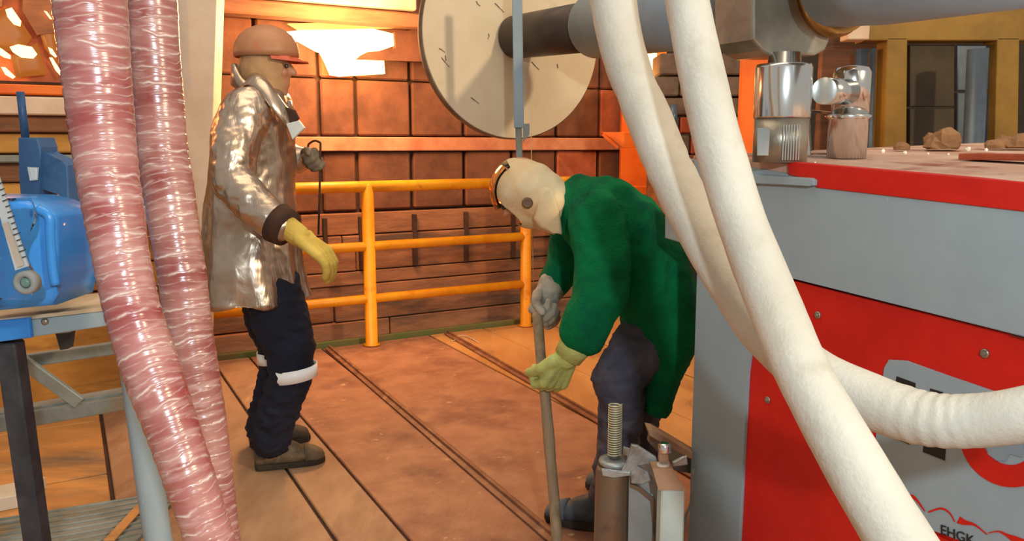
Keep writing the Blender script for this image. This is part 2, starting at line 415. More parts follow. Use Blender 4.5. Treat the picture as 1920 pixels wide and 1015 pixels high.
# ---- back wall of blocks and boards
WU = .55
wp = UW(WU, 0); nU = EU
def wco(px):  # w coordinate on wall at this pixel column
    p = onplane(px, 270, wp, nU); return (p-UW(0, 0, p.z)).dot(EW)
wall = struct(obj('wall_back', uwbox(BM(), WU+.03, WU+.15, -4.6, 2.6, -1.2, 3.4), M['backing']))
cols = [wco(x) for x in (600, 668, 770, 868)]
st_ = .41
left = cols[0]; L_ = []
while left > -4.5: left -= st_; L_.append(left)
cols = L_[::-1]+cols
while cols[-1] < 2.4: cols.append(cols[-1]+st_)
rows = [(.84, 1.255), (1.365, 1.75), (1.755, 2.12), (2.13, 2.5), (2.51, 2.9)]
for z0, z1 in rows:
    for a, b in zip(cols, cols[1:]):
        dk = a > cols[0]+1.5 and random.random() < .9  # blocks right of this column are mostly the darker brown
        dp = random.uniform(-.008, .012); g = .012
        obj('block', uwbox(BM(), WU-.02-dp, WU+.03, a+g, b-g, z0+.003, z1-.003, .012), M['block_dark' if dk else 'block'], wall)
bm = BM(); uwbox(bm, WU-.055, WU+.03, -1.2, cols[-1], 1.26, 1.358, .006)
obj('band', bm, M['band'], wall, label='paler horizontal steel band')
z = .83; k = 0
while z > -1.0:
    h = random.choice((.10, .13, .16)); xs = [-4.5, random.uniform(-3, -2), random.uniform(-.9, .6), 2.5]
    for a, b in zip(xs, xs[1:]):
        obj('board', uwbox(BM(), WU-.02-random.uniform(0, .035), WU+.03, a+.004, b-.004, z-h+.004, z-.004, .006), M['board'], wall)
    z -= h
for c in cols[6:]:   # dark upright straps between the boards
    if -1.4 < c < 2.2:
        obj('strap', uwbox(BM(), WU-.062, WU, c-.014, c+.014, .42, .80, .003), M['gap'], wall)
# ---- white beam over the furnace, the shadow under it as a brown strip
tag(obj('overhead_beam_and_shade', uwbox(BM(), .18, .38, -2.3, .45, 2.19, 2.42, .01), M['whitebeam']), 'pale whitewashed beam across the top above the furnace glow', 'beam')
tag(obj('overhead_beam_and_shade', uwbox(BM(), .22, .38, -2.3, .55, 2.09, 2.18, .01), M['board']), 'narrow brown strip standing for the shadow directly under the pale whitewashed beam', 'beam')  # brown box put in for the shadow below the pale beam
# ---- furnace opening
fu = thing('furnace_opening', 'white hot furnace opening glowing beside the hard hat', 'furnace', UW(.43, -1.0, 1.6))
def wallpoly(pts, uo):
    p0 = UW(uo, 0); return [onplane(x, y, p0, nU) for x, y in pts]
obj('hot_slot', prism(BM(), wallpoly([(522,62),(560,57),(700,54),(748,66),(744,84),(716,94),(690,97),(598,97),(560,76),(528,74)], .43), EU*.05), M['hot'], fu)
obj('hot_mouth', prism(BM(), wallpoly([(598,90),(700,92),(676,104),(666,112),(720,114),(722,138),(640,143),(622,140),(612,116)], .43), EU*.05), M['hot'], fu)
obj('lintel', prism(BM(), wallpoly([(740,60),(812,52),(815,98),(800,116),(668,111),(700,99),(742,90)], .40), EU*.06), M['block_dark'], fu, label='dark brown lintel lump')  # plain dark brown lump beside the hot slot
obj('hot_edge', prism(BM(), wallpoly([(540,44),(800,38),(806,44),(770,52),(700,53),(560,56)], .44), EU*.03), M['hotred'], fu)

# ---- white column at left
cb = BM()
pts = [at(322, -60, 4.4), at(408, -60, 4.4), at(384, 690, 4.4), at(306, 690, 4.4)]
prism(cb, pts, V((0, .12, 0)), .006)
tag(obj('white_column', cb, M['pipewhite']), 'tall cream white column just behind the silver jacket', 'column')

# ---- yellow guard rail
gr = thing('guard_rail', 'yellow tubular guard rail with three rails along the deck edge', 'railing', UW(-.03, 0, 0))
def wr(px, u):
    p = onplane(px, 400, UW(u, 0), nU); return (p-UW(0, 0, p.z)).dot(EW)
pw = [wr(690, -.03), wr(986, -.03)]; pw = [pw[0]-1.18]+pw+[pw[1]+.5]
for q in pw:
    bm = BM(); lathe(bm, UW(-.03, q, -.0), EZ, [(0, .055), (.008, .055), (.008, .040), (1.045, .040), (1.06, .030), (1.067, .01)], 20)
    obj('post', bm, M['yellow'], gr)
for zz, r in ((1.04, .036), (.655, .031), (.31, .030)):
    bm = BM(); tube(bm, [UW(-.03, pw[0]-.4, zz), UW(-.03, pw[2] if zz < .9 else pw[2]+.0, zz)], r, 16)
    obj('rail', bm, M['yellow'], gr)
bm = BM(); tube(bm, [UW(-.03, pw[2], 1.04), UW(-.03, pw[3], 1.04)], .036, 16); obj('rail', bm, M['yellow'], gr)

# ================================================================ LEFT BACKGROUND
LW = UW(-.05, 0)
def lp(px, py, uo=-.05): return onplane(px, py, UW(uo, 0), nU)
def lboard(name, x0, x1, ya, yb, m, lab, cat, uo=-.6, th=.08, grp=None):
    """horizontal board; ya..yb pixel rows at its left end"""
    a = lp(x0, ya, uo); b = lp(x0, yb, uo); c = lp(x1, ya, uo)
    w0 = (a-UW(0, 0)).dot(EW); w1 = (c-UW(0, 0)).dot(EW)
    return tag(obj(name, uwbox(BM(), uo, uo+th, w0, w1, b.z, a.z, .006), m), lab, cat, grp)
lboard('timber_beam', -160, 330, 176, 212, M['whitebeam'], 'whitewashed horizontal timber behind the blue vice rod', 'beam', -.75)
lboard('timber_beam', -160, 330, 152, 172, M['orange'], 'thin orange lit beam right above the whitewashed timber', 'beam', -.72)
lboard('timber_beam', -160, 330, 216, 246, M['board'], 'brown plank just under the whitewashed timber', 'beam', -.70)
lboard('timber_board', -160, 330, 250, 288, M['board_y'], 'yellow timber board level with the top of the blue vice', 'board', -.66)
lboard('steel_bar', -160, 330, 292, 307, M['greybar'], 'slim grey steel bar running behind the blue vice', 'bar', -.72, .05)
lboard('timber_board', -160, 330, 310, 345, M['board'], 'dark brown board below the slim steel bar', 'board', -.66)
lboard('timber_board', -160, 330, 348, 398, M['board_y'], 'wide yellow board behind the jaw of the blue vice', 'board', -.64)
lboard('timber_beam', -160, 330, 402, 436, M['pipewhite'], 'cream white rail showing between blue bag and plastic wrapped hose', 'beam', -.74)
lboard('timber_board', -160, 330, 441, 456, M['board_y'], 'narrow yellow strip beneath the cream white rail', 'board', -.66)
lboard('timber_board', -160, 470, 468, 516, M['board_y'], 'upper yellow board beside the blue bag', 'board', -.62)
lboard('timber_board', -160, 470, 520, 572, M['board_y'], 'yellow board just above the bench top', 'board', -.62)
lboard('timber_board', -160, 470, 576, 618, M['board'], 'brown board seen under the bench edge', 'board', -.62)
lboard('timber_board', -160, 385, 622, 826, M['board_y'], 'lowest yellow board standing on the deck at left', 'board', -.62)
tag(obj('dark_recess', uwbox(BM(), -.5, -.47, -3.9, -1.42, .0, 1.6), M['backing']), 'dark brown panel behind the stacked boards', 'panel')  # plain dark sheet filling the gaps between the boards
# furnace with hot spots upper left
fo = thing('furnace_hood', 'dark furnace hood full of small orange flames at upper left', 'furnace', lp(60, 200, -.3))
def lpoly(pts, uo, th): return prism(BM(), [lp(x, y, uo) for x, y in pts], EU*th)
obj('hood_back', lpoly([(-200,-60),(330,-60),(330,158),(-200,158)], -.30, .05), M['block'], fo)
obj('hood_panel', lpoly([(45,-60),(110,-60),(112,60),(70,66),(42,20)], -.36, .04), M['board'], fo)
obj('hood_panel', lpoly([(-60,-60),(8,-60),(4,12),(-60,20)], -.36, .04), M['board'], fo)
flm = emit('orange_flame', (1, .27, .04, 1), .42); flw = emit('white_flame', (1, .58, .22, 1), 4)
for pts, mm, uo in (([(-30,30),(20,12),(60,70),(40,100),(-30,90)], 'o', -.33), ([(20,105),(70,80),(88,140),(30,146)], 'o', -.335), ([(60,20),(100,40),(110,130),(84,90)], 'o', -.335),
        ([(10,18),(22,14),(40,40),(38,50),(26,46),(14,32)], 'w', -.37), ([(18,88),(34,83),(60,88),(70,102),(62,110),(40,108),(24,98)], 'w', -.37),
        ([(-20,78),(4,92),(20,104),(20,111),(8,108),(-20,92)], 'w', -.37), ([(90,88),(98,92),(107,106),(104,108),(94,100)], 'w', -.37), ([(92,108),(98,108),(116,136),(114,143),(104,132)], 'w', -.37),
        ([(2,126),(10,126),(29,144),(24,148),(10,140)], 'w', -.37), ([(82,20),(88,22),(98,36),(94,36)], 'w', -.37)):
    n = len(pts); cx = sum(p[0] for p in pts)/n; cy = sum(p[1] for p in pts)/n
    bm = BM(); ctr = bm.verts.new(lp(cx, cy, uo-.02)); ring = [bm.verts.new(lp(x, y, uo)) for x, y in pts]; bk = bm.verts.new(lp(cx, cy, uo+.02))
    for i in range(n):
        bm.faces.new((ctr, ring[i], ring[(i+1) % n])); bm.faces.new((bk, ring[(i+1) % n], ring[i]))
    bmesh.ops.subdivide_edges(bm, edges=bm.edges[:], cuts=1, smooth=.6)
    obj('flame', bm, flm if mm == 'o' else flw, fo, True)

# ---- blue vice on its post
vi = thing('bench_vice', 'dark blue cast vice with thin upright rod, left of the plastic wrapped hoses', 'vice', onfloor(70, 900)*1+V((0,0,0)))
YV = 1.78
vi.location = V((at(60, 300, YV).x, YV, at(60, 600, 1.65).z+.01))
def vp(pts, Y, th): return prism(BM(), [at(x, y, Y) for x, y in pts], V((0, th, 0)), .004)
obj('rod', tube(BM(), [at(38, 172, YV+.02), at(48, 262, YV+.03)], .0085, 10), M['bluevise'], vi)
obj('body', vp([(33,258),(70,258),(76,276),(76,300),(74,372),(72,400),(40,400),(36,330)], YV, .07), M['bluevise'], vi)
obj('jaw', vp([(68,276),(84,288),(96,290),(116,300),(127,310),(130,388),(122,392),(118,372),(112,362),(80,352),(66,356)], YV+.012, .05), M['bluevise'], vi)
obj('label_plate', vp([(51,313),(71,314),(69,338),(56,339)], YV-.008, .004), M['tape'], vi, label='small white plate')
obj('post', beam(BM(), at(56, 398, YV+.03), V((at(56, 398, YV+.03).x, YV+.03, at(60, 600, 1.65).z+.012)), .04, .04, V((0,1,0)), .004), M['bluevise'], vi)

# ---- bench with bin, leg, rails
zt = at(60, 600, 1.65).z
be = thing('steel_bench', 'grey steel bench with a dusty board top and black leg at far left', 'bench', V((-1.35, 1.75, 0)))
A_, B_ = at(-150, 622, 1.62), at(200, 583, 1.62)
def bp_(x, y, Y=1.62): return at(x, y, Y)
bd = (EU*.8+V((0, 1, 0))*.2).normalized()
obj('bench_top', prism(BM(), [V((A_.x, A_.y, A_.z)), B_, B_+V((0, .24, 0)), A_+V((0, .24, 0))], V((0, 0, .008)), 0), M['benchtop'], be)
obj('front_rail', prism(BM(), [bp_(-150,624), bp_(197,584), bp_(201,612), bp_(-150,664)], V((0, .05, 0)), .003), M['machgrey'], be)
obj('blue_end', prism(BM(), [bp_(-150,616,1.605), bp_(54,596,1.605), bp_(58,634,1.605), bp_(-150,662,1.605)], V((0, .012, 0)), .003), M['bluebin'], be, label='blue plastic cover strip')
obj('bolt', lathe(BM(), bp_(85, 603, 1.62), V((0,-1,0)), [(0,.0075),(.004,.007),(.006,.003)], 14), M['steel'], be)
lg = onfloor(58, 1100); 
q1_ = at(18, 640, 1.64); q2_ = at(70, 1015, 1.66); q3_ = q1_+(q2_-q1_)*(q1_.z/(q1_.z-q2_.z))
obj('leg', beam(BM(), q1_, q3_, .043, .04, V((0,1,0)), .004), M['blackiron'], be)
obj('leg', tube(BM(), [at(236, 606, 1.62), at(250, 700, 1.6), at(263, 780, 1.6), at(280, 900, 1.6), at(297, 1015, 1.6), V((at(297, 1015, 1.6).x+.085, 1.6, 0))], [.022, .025, .027, .028, .028, .028], 20), M['machgrey'], be, label='grey tubular leg')
obj('rear_rail', prism(BM(), [at(-150,694,2.0), at(240,640,2.0), at(240,662,2.0), at(-150,720,2.0)], V((0, .03, 0)), .003), M['greybar'], be)
obj('bracket', prism(BM(), [at(103,626,1.9), at(130,624,1.9), at(126,655,1.9), at(112,657,1.9)], V((0, .03, 0)), .002), M['blackiron'], be)
obj('lower_rail', prism(BM(), [at(-150,806,2.0), at(245,742,2.0), at(245,768,2.0), at(-150,838,2.0)], V((0, .035, 0)), .003), M['greybar'], be)
obj('lower_rail', prism(BM(), [at(-150,800,2.02), at(245,733,2.02), at(245,740,2.02), at(-150,806,2.02)], V((0, .06, 0)), .002), M['greybar'], be)
obj('brace', beam(BM(), at(40, 676, 1.97), at(150, 756, 2.0), .014, .034, V((0,1,0)).cross(V((1,0,-.7))), .002), M['greybar'], be)
# cream tread and ridged sheet on the deck
def flbox(name, x0, y0, x1, y1, dpt, h, m):
    a, b = onfloor(x0, y0), onfloor(x1, y1); d = V((0, dpt, 0))
    return prism(BM(), [a, b, b+d, a+d], V((0, 0, h)), .003)
tag(obj('cream_batten', flbox('b', -120, 985, 40, 952, .16, .05, M['pipewhite']), M['pipewhite']), 'cream painted batten lying on boards at the left edge', 'batten')
sh = thing('ridged_sheet', 'ridged grey steel tread sheet at the bottom left corner', 'sheet', onfloor(120, 990))
a, b = onfloor(-150, 1075), onfloor(275, 1000); n_ = 11; d = V((0, .34, 0))-V((.0, 0, 0))
SO = V((0, .16, 0))
obj('plate', prism(BM(), [a-V((0,.35,0))+SO, b-V((0,.35,0))+SO, b+V((0,.17,0))+SO, a+V((0,.17,0))+SO], V((0, 0, .012))), M['greybar'], sh)
for i in range(n_):
    o_ = V((0, -.33+.048*i, .012))+SO; obj('ridge', tube(BM(), [a+o_, b+o_], .0065, 6), M['greybar'], sh)
obj('flat_strip', beam(BM(), onfloor(205, 1030)+EZ*.028, onfloor(268, 960)+EZ*.028, .035, .006, EZ, .001), M['plank_left'], sh)

# ---- blue bag / bin on the bench, ruler strip and round bearing
zb = zt+.008
bn = thing('blue_bin', 'bright blue plastic bin in clear film standing on the bench', 'bin', at(30, 590, 1.58))
out = [(-90,372),(20,374),(60,384),(98,402),(104,412),(106,470),(112,525),(98,548),(100,574),(-90,592)]
obj('bin_body', prism(BM(), [at(x, y, 1.52) for x, y in out], V((0, .16, 0)), .012), M['bluebin'], bn, True)
obj('rim_ridge', tube(BM(), [V(p) for p in catmull([list(at(x, y, 1.515)) for x, y in ((70,392),(92,406),(94,440),(98,500),(104,535))], 4)], .009, 10), M['bluebin'], bn)
def filmsheet():
    bm = BM(); nx, ny = 20, 24; g = []
    for j in range(ny+1):
        r = []
        for i in range(nx+1):
            x = -60+(i/nx)*(118+10*math.sin(j*.4)); y = 372+(j/ny)*190
            p = at(x, y, 1.44+.02*noise.noise(V((x/22, y/30, 1)))+.012*noise.noise(V((x/9, y/9, 4))))
            r.append(bm.verts.new(p))
        g.append(r)
    for j in range(ny):
        for i in range(nx): bm.faces.new((g[j][i], g[j][i+1], g[j+1][i+1], g[j+1][i])).smooth = True
    return bm
fs = obj('film', filmsheet(), M['film'], bn)
sm = fs.modifiers.new('s', 'SOLIDIFY'); sm.thickness = .0012
ru = thing('measuring_strip', 'white graduated strip ending in a round bearing, leaning on the blue bin', 'ruler', at(20, 540, 1.40))
pp = [(-28,310),(-8,318),(52,500),(28,508)]
obj('strip', prism(BM(), [at(x, y, 1.405) for x, y in pp], V((0, .006, 0)), .001), M['tape'], ru)
obj('inner_face', prism(BM(), [at(x, y, 1.401) for x, y in ((3,420),(14,416),(44,498),(32,502))], V((0, .003, 0))), M['pipewhite'], ru)
for k in range(14):
    t = k/14; cx, cy = -4+48*t, 345+148*t; ln = 8 if k % 3 else 13
    obj('tick', prism(BM(), [at(cx-ln/2+4, cy, 1.3985), at(cx+ln/2+4, cy-ln*.35, 1.3985), at(cx+ln/2+4.6, cy-ln*.35+1.6, 1.3985), at(cx-ln/2+4.6, cy+1.6, 1.3985)], V((0, .0015, 0))), M['black'], ru)
c_ = at(49, 530, 1.40)
bm = BM()
obj('bearing', lathe(bm, c_+V((0,.012,0)), V((0,-1,0)), [(0,.021),(.016,.021),(.019,.018),(.019,.012),(.010,.0105),(.010,.001)], 28), M['paleplate'], ru)
obj('bearing_core', lathe(BM(), c_+V((0,0,0)), V((0,-1,0)), [(0,.009),(.004,.009),(.006,.004)], 20), mat('grey_green_core', (110,140,132), None, rough=.4), ru)

# ================================================================ HOSES
def hose(name, P, mat_, lab, wob=.03, seg=32, n=14, cat='hose', group=None, kink=None, ridges=False):
    pts = []; rad = []
    for x, y, Y, hw in catmull(P, n):
        pts.append(at(x, y, Y)); rad.append(hw*Y/F*1.0)
    def fn(L, a, i):
        v = 1+wob*noise.noise(V((math.cos(a)*1.1, math.sin(a)*1.1, L*9)))+wob*.5*noise.noise(V((math.cos(a)*2.5, math.sin(a)*2.5, L*30+7)))
        if ridges: v += .012*math.sin(L*300+2.2*noise.noise(V((math.cos(a), math.sin(a), L*8))))+.010*noise.noise(V((math.cos(a), math.sin(a), L*110)))
        if kink: v += kink(L, a, i)
        return v
    return tag(obj(name, tube(BM(), pts, rad, seg, fn), mat_), lab, cat, group)
hose('wrapped_hose', [(160,-120,1.25,64),(168,0,1.25,62),(181,130,1.24,59),(192,250,1.23,56),(210,380,1.2,53),(231,500,1.18,50),(253,600,1.16,51),(286,700,1.14,53),(322,800,1.12,50),(356,900,1.1,48),(396,1020,1.09,46),(440,1140,1.07,44)], M['pink1'],
     'thick dusky red hose wrapped in clear film, left of the pair', .02, 48, 22, ridges=True)
hose('wrapped_hose', [(274,-120,1.42,44),(283,0,1.42,44),(301,250,1.40,45),(320,380,1.37,45),(339,500,1.35,44),(352,600,1.34,43),(368,700,1.33,43),(385,800,1.32,41),(400,900,1.31,38),(416,1020,1.30,37),(434,1150,1.29,37)], M['pink2'],
     'slimmer brownish red hose in clear film, right of the pair', .02, 48, 22, ridges=True)
def kinkA(L, a, i):
    wr_ = .022*math.exp(-((i-182)/13)**2)*math.sin(i*1.15+1.5*math.cos(a)+2*noise.noise(V((math.cos(a)*2, math.sin(a)*2, i*.1))))+.03*math.exp(-((i-70)/5)**2)*math.sin(i*.9+2*math.cos(a))
    return wr_+ .05*math.exp(-((L-.55)/.012)**2)*math.sin(a*2+1)-.05*math.exp(-((L-.34)/.02)**2)
hose('white_hose', [(1136,-120,1.75,42),(1150,0,1.72,42),(1172,110,1.68,40),(1218,225,1.62,41),(1262,330,1.56,43),(1318,440,1.47,45),(1382,545,1.38,48),(1440,625,1.30,50),(1530,705,1.20,52),(1640,755,1.12,54),(1740,786,1.06,53),(1830,790,1.02,53),(1925,776,.98,53),(2060,740,.95,55)], M['hosewhite'],
     'white fabric sleeved hose that bends across the red panel to the right edge', .035, 36, 18, kink=kinkA)
hose('white_hose', [(1268,-120,1.45,38),(1288,0,1.42,39),(1318,150,1.38,42),(1352,290,1.34,44),(1392,420,1.28,46),(1446,560,1.20,50),(1500,690,1.08,53),(1560,800,1.0,57),(1620,905,.95,62),(1690,1020,.91,66),(1770,1150,.88,70)], M['hosewhite'],
     'white fabric sleeved hose hanging straight down in front of the other one', .03, 36, 18)

# ================================================================ MACHINE
m1 = at(1305, 500, 2.1)
EM = V((-.4235, .906, 0)); NM = V((-.906, -.4235, 0))      # along the front (away), outward normal
def mp_(px, py, off=0): return onplane(px, py, m1+NM*off, NM)
mc = thing('red_grey_machine', 'large red and grey machine housing filling the right side', 'machine', V((mp_(1600, 900).x, mp_(1600, 900).y, 0)))
def plate(name, pts, off, th, m, bev=.002, lab=None, parent=None, sm=None):
    return obj(name, prism(BM(), [mp_(x, y, off) for x, y in pts], NM*-th, bev), m, parent or mc, sm, lab)
zt = 1.262
pA = mp_(1312, 500, -.03); pA = V((pA.x, pA.y, 0)); pB = pA-EM*1.6
bm = BM(); quadbox(bm, (pA+pB)/2-NM*.45+EZ*(zt-.045)/2, (pB-pA)/2, NM*.44, EZ*(zt-.045)/2, .004)
obj('body', bm, M['machgrey'], mc)
plate('column', [(1309,420),(1412,420),(1410,640),(1402,700),(1383,1080),(1288,1080)], 0, .03, M['machgrey'], .003)
plate('band_plate', [(1300,300),(1400,312),(1476,326),(1980,402),(1980,648),(1473,519),(1405,500),(1309,470)], .004, .034, M['machgrey'], .003)
plate('red_panel', [(1473,523),(1980,648),(1980,1120),(1378,1120),(1402,690),(1412,520)], -.008, .02, M['machred'], .002, 'red painted panel')
plate('slot', [(1509,524),(1840,606),(1842,611),(1510,529)], .001, .006, M['black'], 0)
plate('slot', [(1896,624),(1980,645),(1980,652),(1897,629)], .001, .006, M['black'], 0)
plate('red_strip', [(1476,303),(1980,347),(1980,404),(1530,352),(1524,336),(1478,328)], .008, .03, M['machred'], .002, 'red painted strip along the table edge')
plate('tab', [(1398,326),(1520,334),(1526,338),(1525,348),(1516,349),(1400,344)], .018, .016, M['machgrey'], .003)
plate('end_box', [(1246,372),(1306,374),(1309,466),(1246,447)], -.03, .30, M['paleplate'], .004)
plate('end_box', [(1288,298),(1345,300),(1345,385),(1296,372)], -.035, .2, M['machgrey'], .004)
# table top
T1, T2 = mp_(1402, 300, 0), mp_(1920, 341, 0)
T3 = T1-NM*1.0+EZ*.030
TN = (T2-T1).cross(T3-T1).normalized()
if TN.z < 0: TN = -TN
def ztab(p): return T1.z-((p.x-T1.x)*TN.x+(p.y-T1.y)*TN.y)/TN.z
def ontab(px, py): return onplane(px, py, T1, TN)
tA = mp_(1300, 298, .0); tA = V((tA.x, tA.y, 0)); tB = tA-EM*1.7
bm = BM(); cs4 = [tA, tB, tB-NM*1.15, tA-NM*1.15]
prism(bm, [V((c.x, c.y, ztab(c))) for c in cs4], -EZ*.024, .003)
obj('table_top', bm, M['dustred'], mc)
# bolts
for x, y, r in ((1534,591,.0085),(1847,663,.0085),(1440,750,.0085)):
    c = mp_(x, y, -.008); bm = BM(); lathe(bm, c, NM, [(0,r),(.003,r),(.004,r*.75)], 16); lathe(bm, c, NM, [(.003,r*.5),(.007,r*.5)], 6)
    obj('bolt', bm, M['steel'], mc)
# badge
def rr(x0, y0, x1, y1): return [(x0,y0),(x1,y1)]
bg = plate('badge', [(1666,675),(1700,677),(1780,706),(1850,730),(1980,772),(1980,1080),(1740,992),(1650,948),(1640,880),(1641,830),(1657,690)], -.004, .004, M['machgrey'], .001, 'grey name badge')
for pts in ([(1681,706),(1716,719),(1716,732),(1679,720)], [(1744,729),(1768,736),(1768,752),(1742,744)], [(1669,795),(1706,812),(1705,834),(1667,818)], [(1732,826),(1773,834),(1771,864),(1730,848)]):
    obj('black_mark', prism(BM(), [mp_(x, y, -.0025) for x, y in pts], NM*-.001), M['black'], bg)
def ring(cx, cy, ro, ri, a0, a1, n=30, kx=1.0, sk=.33):
    o_ = []
    for k in range(n+1):
        a = math.radians(a0+(a1-a0)*k/n); o_.append((cx+ro*math.cos(a)*kx, cy+ro*math.sin(a)+sk*.5*ro*math.cos(a)*kx))
    for k in range(n, -1, -1):
        a = math.radians(a0+(a1-a0)*k/n); o_.append((cx+ri*math.cos(a)*kx, cy+ri*math.sin(a)+sk*.5*ri*math.cos(a)*kx))
    return o_
obj('red_ring', prism(BM(), [mp_(x, y, -.0025) for x, y in ring(1890, 822, 92, 50, -35, 215, 30, 1, .2)], NM*-.001), M['machred'], bg)
obj('grey_notch', prism(BM(), [mp_(x, y, -.0018) for x, y in [(1845,820),(1920,826),(1916,858),(1893,852),(1884,866),(1868,864),(1852,852)]], NM*-.0008), M['bluegrey'], bg)
def stroke(bm, pts, wd, off):
    P = catmull([list(p) for p in pts], 6)
    a = []; b = []
    for i, p in enumerate(P):
        q = P[min(i+1, len(P)-1)]; r = P[max(i-1, 0)]; dx, dy = q[0]-r[0], q[1]-r[1]; L = math.hypot(dx, dy) or 1
        h = p[2]/2; a.append((p[0]-dy/L*h, p[1]+dx/L*h)); b.append((p[0]+dy/L*h, p[1]-dx/L*h))
    va = [bm.verts.new(mp_(x, y, off)) for x, y in a]; vb = [bm.verts.new(mp_(x, y, off)) for x, y in b]
    va2 = [bm.verts.new(mp_(x, y, off-.001)) for x, y in a]; vb2 = [bm.verts.new(mp_(x, y, off-.001)) for x, y in b]
    for i in range(len(va)-1):
        bm.faces.new((va[i], va[i+1], vb[i+1], vb[i])); bm.faces.new((va2[i], vb2[i], vb2[i+1], va2[i+1]))
        bm.faces.new((va[i], va2[i], va2[i+1], va[i+1])); bm.faces.new((vb[i], vb[i+1], vb2[i+1], vb2[i]))
for pts in ([(1665,921,3),(1692,935,11),(1712,932,6),(1734,959,2)], [(1740,961,3),(1764,954,4),(1780,962,3),(1790,979,2)], [(1797,975,14),(1808,980,10),(1828,985,4),(1851,1003,2)], [(1853,1000,2),(1872,997,3),(1888,1004,6),(1904,1012,12),(1930,1020,9)]):
    bm = BM(); stroke(bm, pts, 1, -.0025); obj('red_squiggle', bm, M['machred'], bg)
obj('red_corner', prism(BM(), [mp_(x, y, -.0025) for x, y in [(1700,976),(1768,1010),(1860,1050),(1860,1080),(1760,1060)]], NM*-.001), M['machred'], bg)
def text(s, org, xdir, updir, size, m, parent, nm):
    cu = bpy.data.curves.new('t', 'FONT'); cu.body = s; cu.size = size; cu.extrude = .0006
    o = bpy.data.objects.new('t', cu); C.objects.link(o)
    dg = bpy.context.evaluated_depsgraph_get(); dg.update(); me = bpy.data.meshes.new_from_object(o.evaluated_get(dg)); bpy.data.objects.remove(o)
    x = xdir.normalized(); z = x.cross(updir).normalized(); y = z.cross(x)
    mt = Matrix((x, y, z)).transposed().to_4x4(); mt.translation = org; me.transform(mt)
    return obj(nm, me, m, parent)
tx = mp_(1763, 1001, -.0015); tx2 = mp_(1840, 1029, -.0015)
text('EHGK', tx, tx2-tx, EZ, .0285*.92, M['black'], bg, 'lettering')

# ---- things on the table
for i, (x, y, r) in enumerate(((1488,304,.0030),(1528,306,.0022),(1655,287,.0060),(1697,289,.0045),(1740,290,.003),(1778,291,.003),(1802,298,.003),(1815,283,.0065),(1849,284,.005))):
    p = ontab(x, max(y, 280))
    bm = BM(); ball(bm, p+EZ*r*.7, r, seg=8)
    for v in bm.verts: v.co += (v.co-p)*.35*noise.noise(v.co*400)
    tag(obj('crumb', bm, M['crumb'], None, False), 'white crumb on the dusty table top, '+('leftmost of them all, by the grooved chrome foot','second from the left, between the two chrome fittings','third from the left, right of chrome tee','fourth from the left, below the first olive upright','tiny one, fifth from the left','tiny one, sixth from the left','seventh from the left, nearest to the red strip','eighth from the left, large and farther back','rightmost of them all')[i], 'crumb', 'white crumbs on the table')
for x, y, s, lab in ((1690,272,.022,'small upright brown lump at the back of the table'), (1766,268,.05,'wide low brown lump in the middle of the table back'), (1905,262,.042,'brown lump at the right edge of the table back'), (1868,262,.026,'small brown lump beside the right hand one')):
    p = at(x, 270, 2.2); p.z = ztab(p); zc_ = p.z+.004; bm = BM(); ball(bm, p+EZ*s*.35, V((s,0,0)), V((0,s*.8,0)), V((0,0,s*.75)), 14)
    for v in bm.verts:
        v.co += (v.co-p)*.5*noise.noise(v.co*30); v.co.z = max(v.co.z, zc_)
    tag(obj('clinker', bm, M['rock']), lab, 'rock')
bm = BM(); p = at(1898, 297, 1.75); p.z = ztab(p)+.012; quadbox(bm, p, EW*.035, EU*.10, EZ*.007, .002)
tag(obj('red_tile', bm, M['brickred']), 'flat brick red tile lying at the right of the table', 'tile')

# ---- chrome fittings
def cyl(x, Y): p = at(x, 270, Y); return V((p.x, p.y, ztab(p)))
def zat(y, Y, x=1460): return at(x, y, Y).z
Yc = 1.85
cf = thing('chrome_column', 'polished chrome column with a grooved foot under the steel joint', 'fitting', cyl(1463, Yc))
r0 = 50*Yc/F
obj('foot', lathe(BM(), cyl(1463, Yc), EZ, [(0, r0*.97), (zat(222, Yc)-ztab(at(1463, 270, Yc))-.001, r0*.97)], 36), M['steel'], cf)
for k in range(7):
    x = 1468+k*5; pa = at(x-1, 285, Yc-r0*1.0); pb = at(x+1, 234, Yc-r0*1.0)
    obj('groove', beam(BM(), V((pa.x, pa.y-.002, cyl(1463, Yc).z+.006)), V((pb.x, pb.y-.002, pb.z)), .0024, .003, V((0,1,0))), M['chrome'], cf)
obj('plate', prism(BM(), [at(x, y, Yc-r0-.006) for x, y in ((1420,240),(1440,240),(1444,246),(1441,292),(1420,292))], V((0,.004,0)), .001), M['paleplate'], cf)
hz = zat(222, Yc)
obj('barrel', lathe(BM(), V((cyl(1463, Yc).x, Yc, hz)), EZ, [(0, r0), (.003, r0*1.015), (zat(125, Yc)-hz-.004, r0*1.015), (zat(121, Yc)-hz, r0*.97), (zat(121, Yc)-hz, r0*.6), (zat(99, Yc)-hz, r0*.55)], 40), M['chrome'], cf)
Yd = 1.95
c2 = thing('chrome_tee', 'shorter chrome cylinder with a round side arm', 'fitting', cyl(1590, Yd))
r1 = 33*Yd/F
z2 = zat(218, Yd); zq = cyl(1588, Yd).z
obj('foot', lathe(BM(), cyl(1588, Yd), EZ, [(0, r1*1.05), (z2-zq-.008, r1*1.05), (z2-zq, r1*1.25), (z2-zq+.004, r1*1.1)], 36), M['chrome'], c2)
obj('barrel', lathe(BM(), V((cyl(1590, Yd).x, Yd, z2+.003)), EZ, [(0, r1), (zat(134, Yd)-z2-.006, r1), (zat(127, Yd)-z2-.003, r1*.85), (zat(125, Yd)-z2, r1*.2)], 36), M['chrome'], c2)
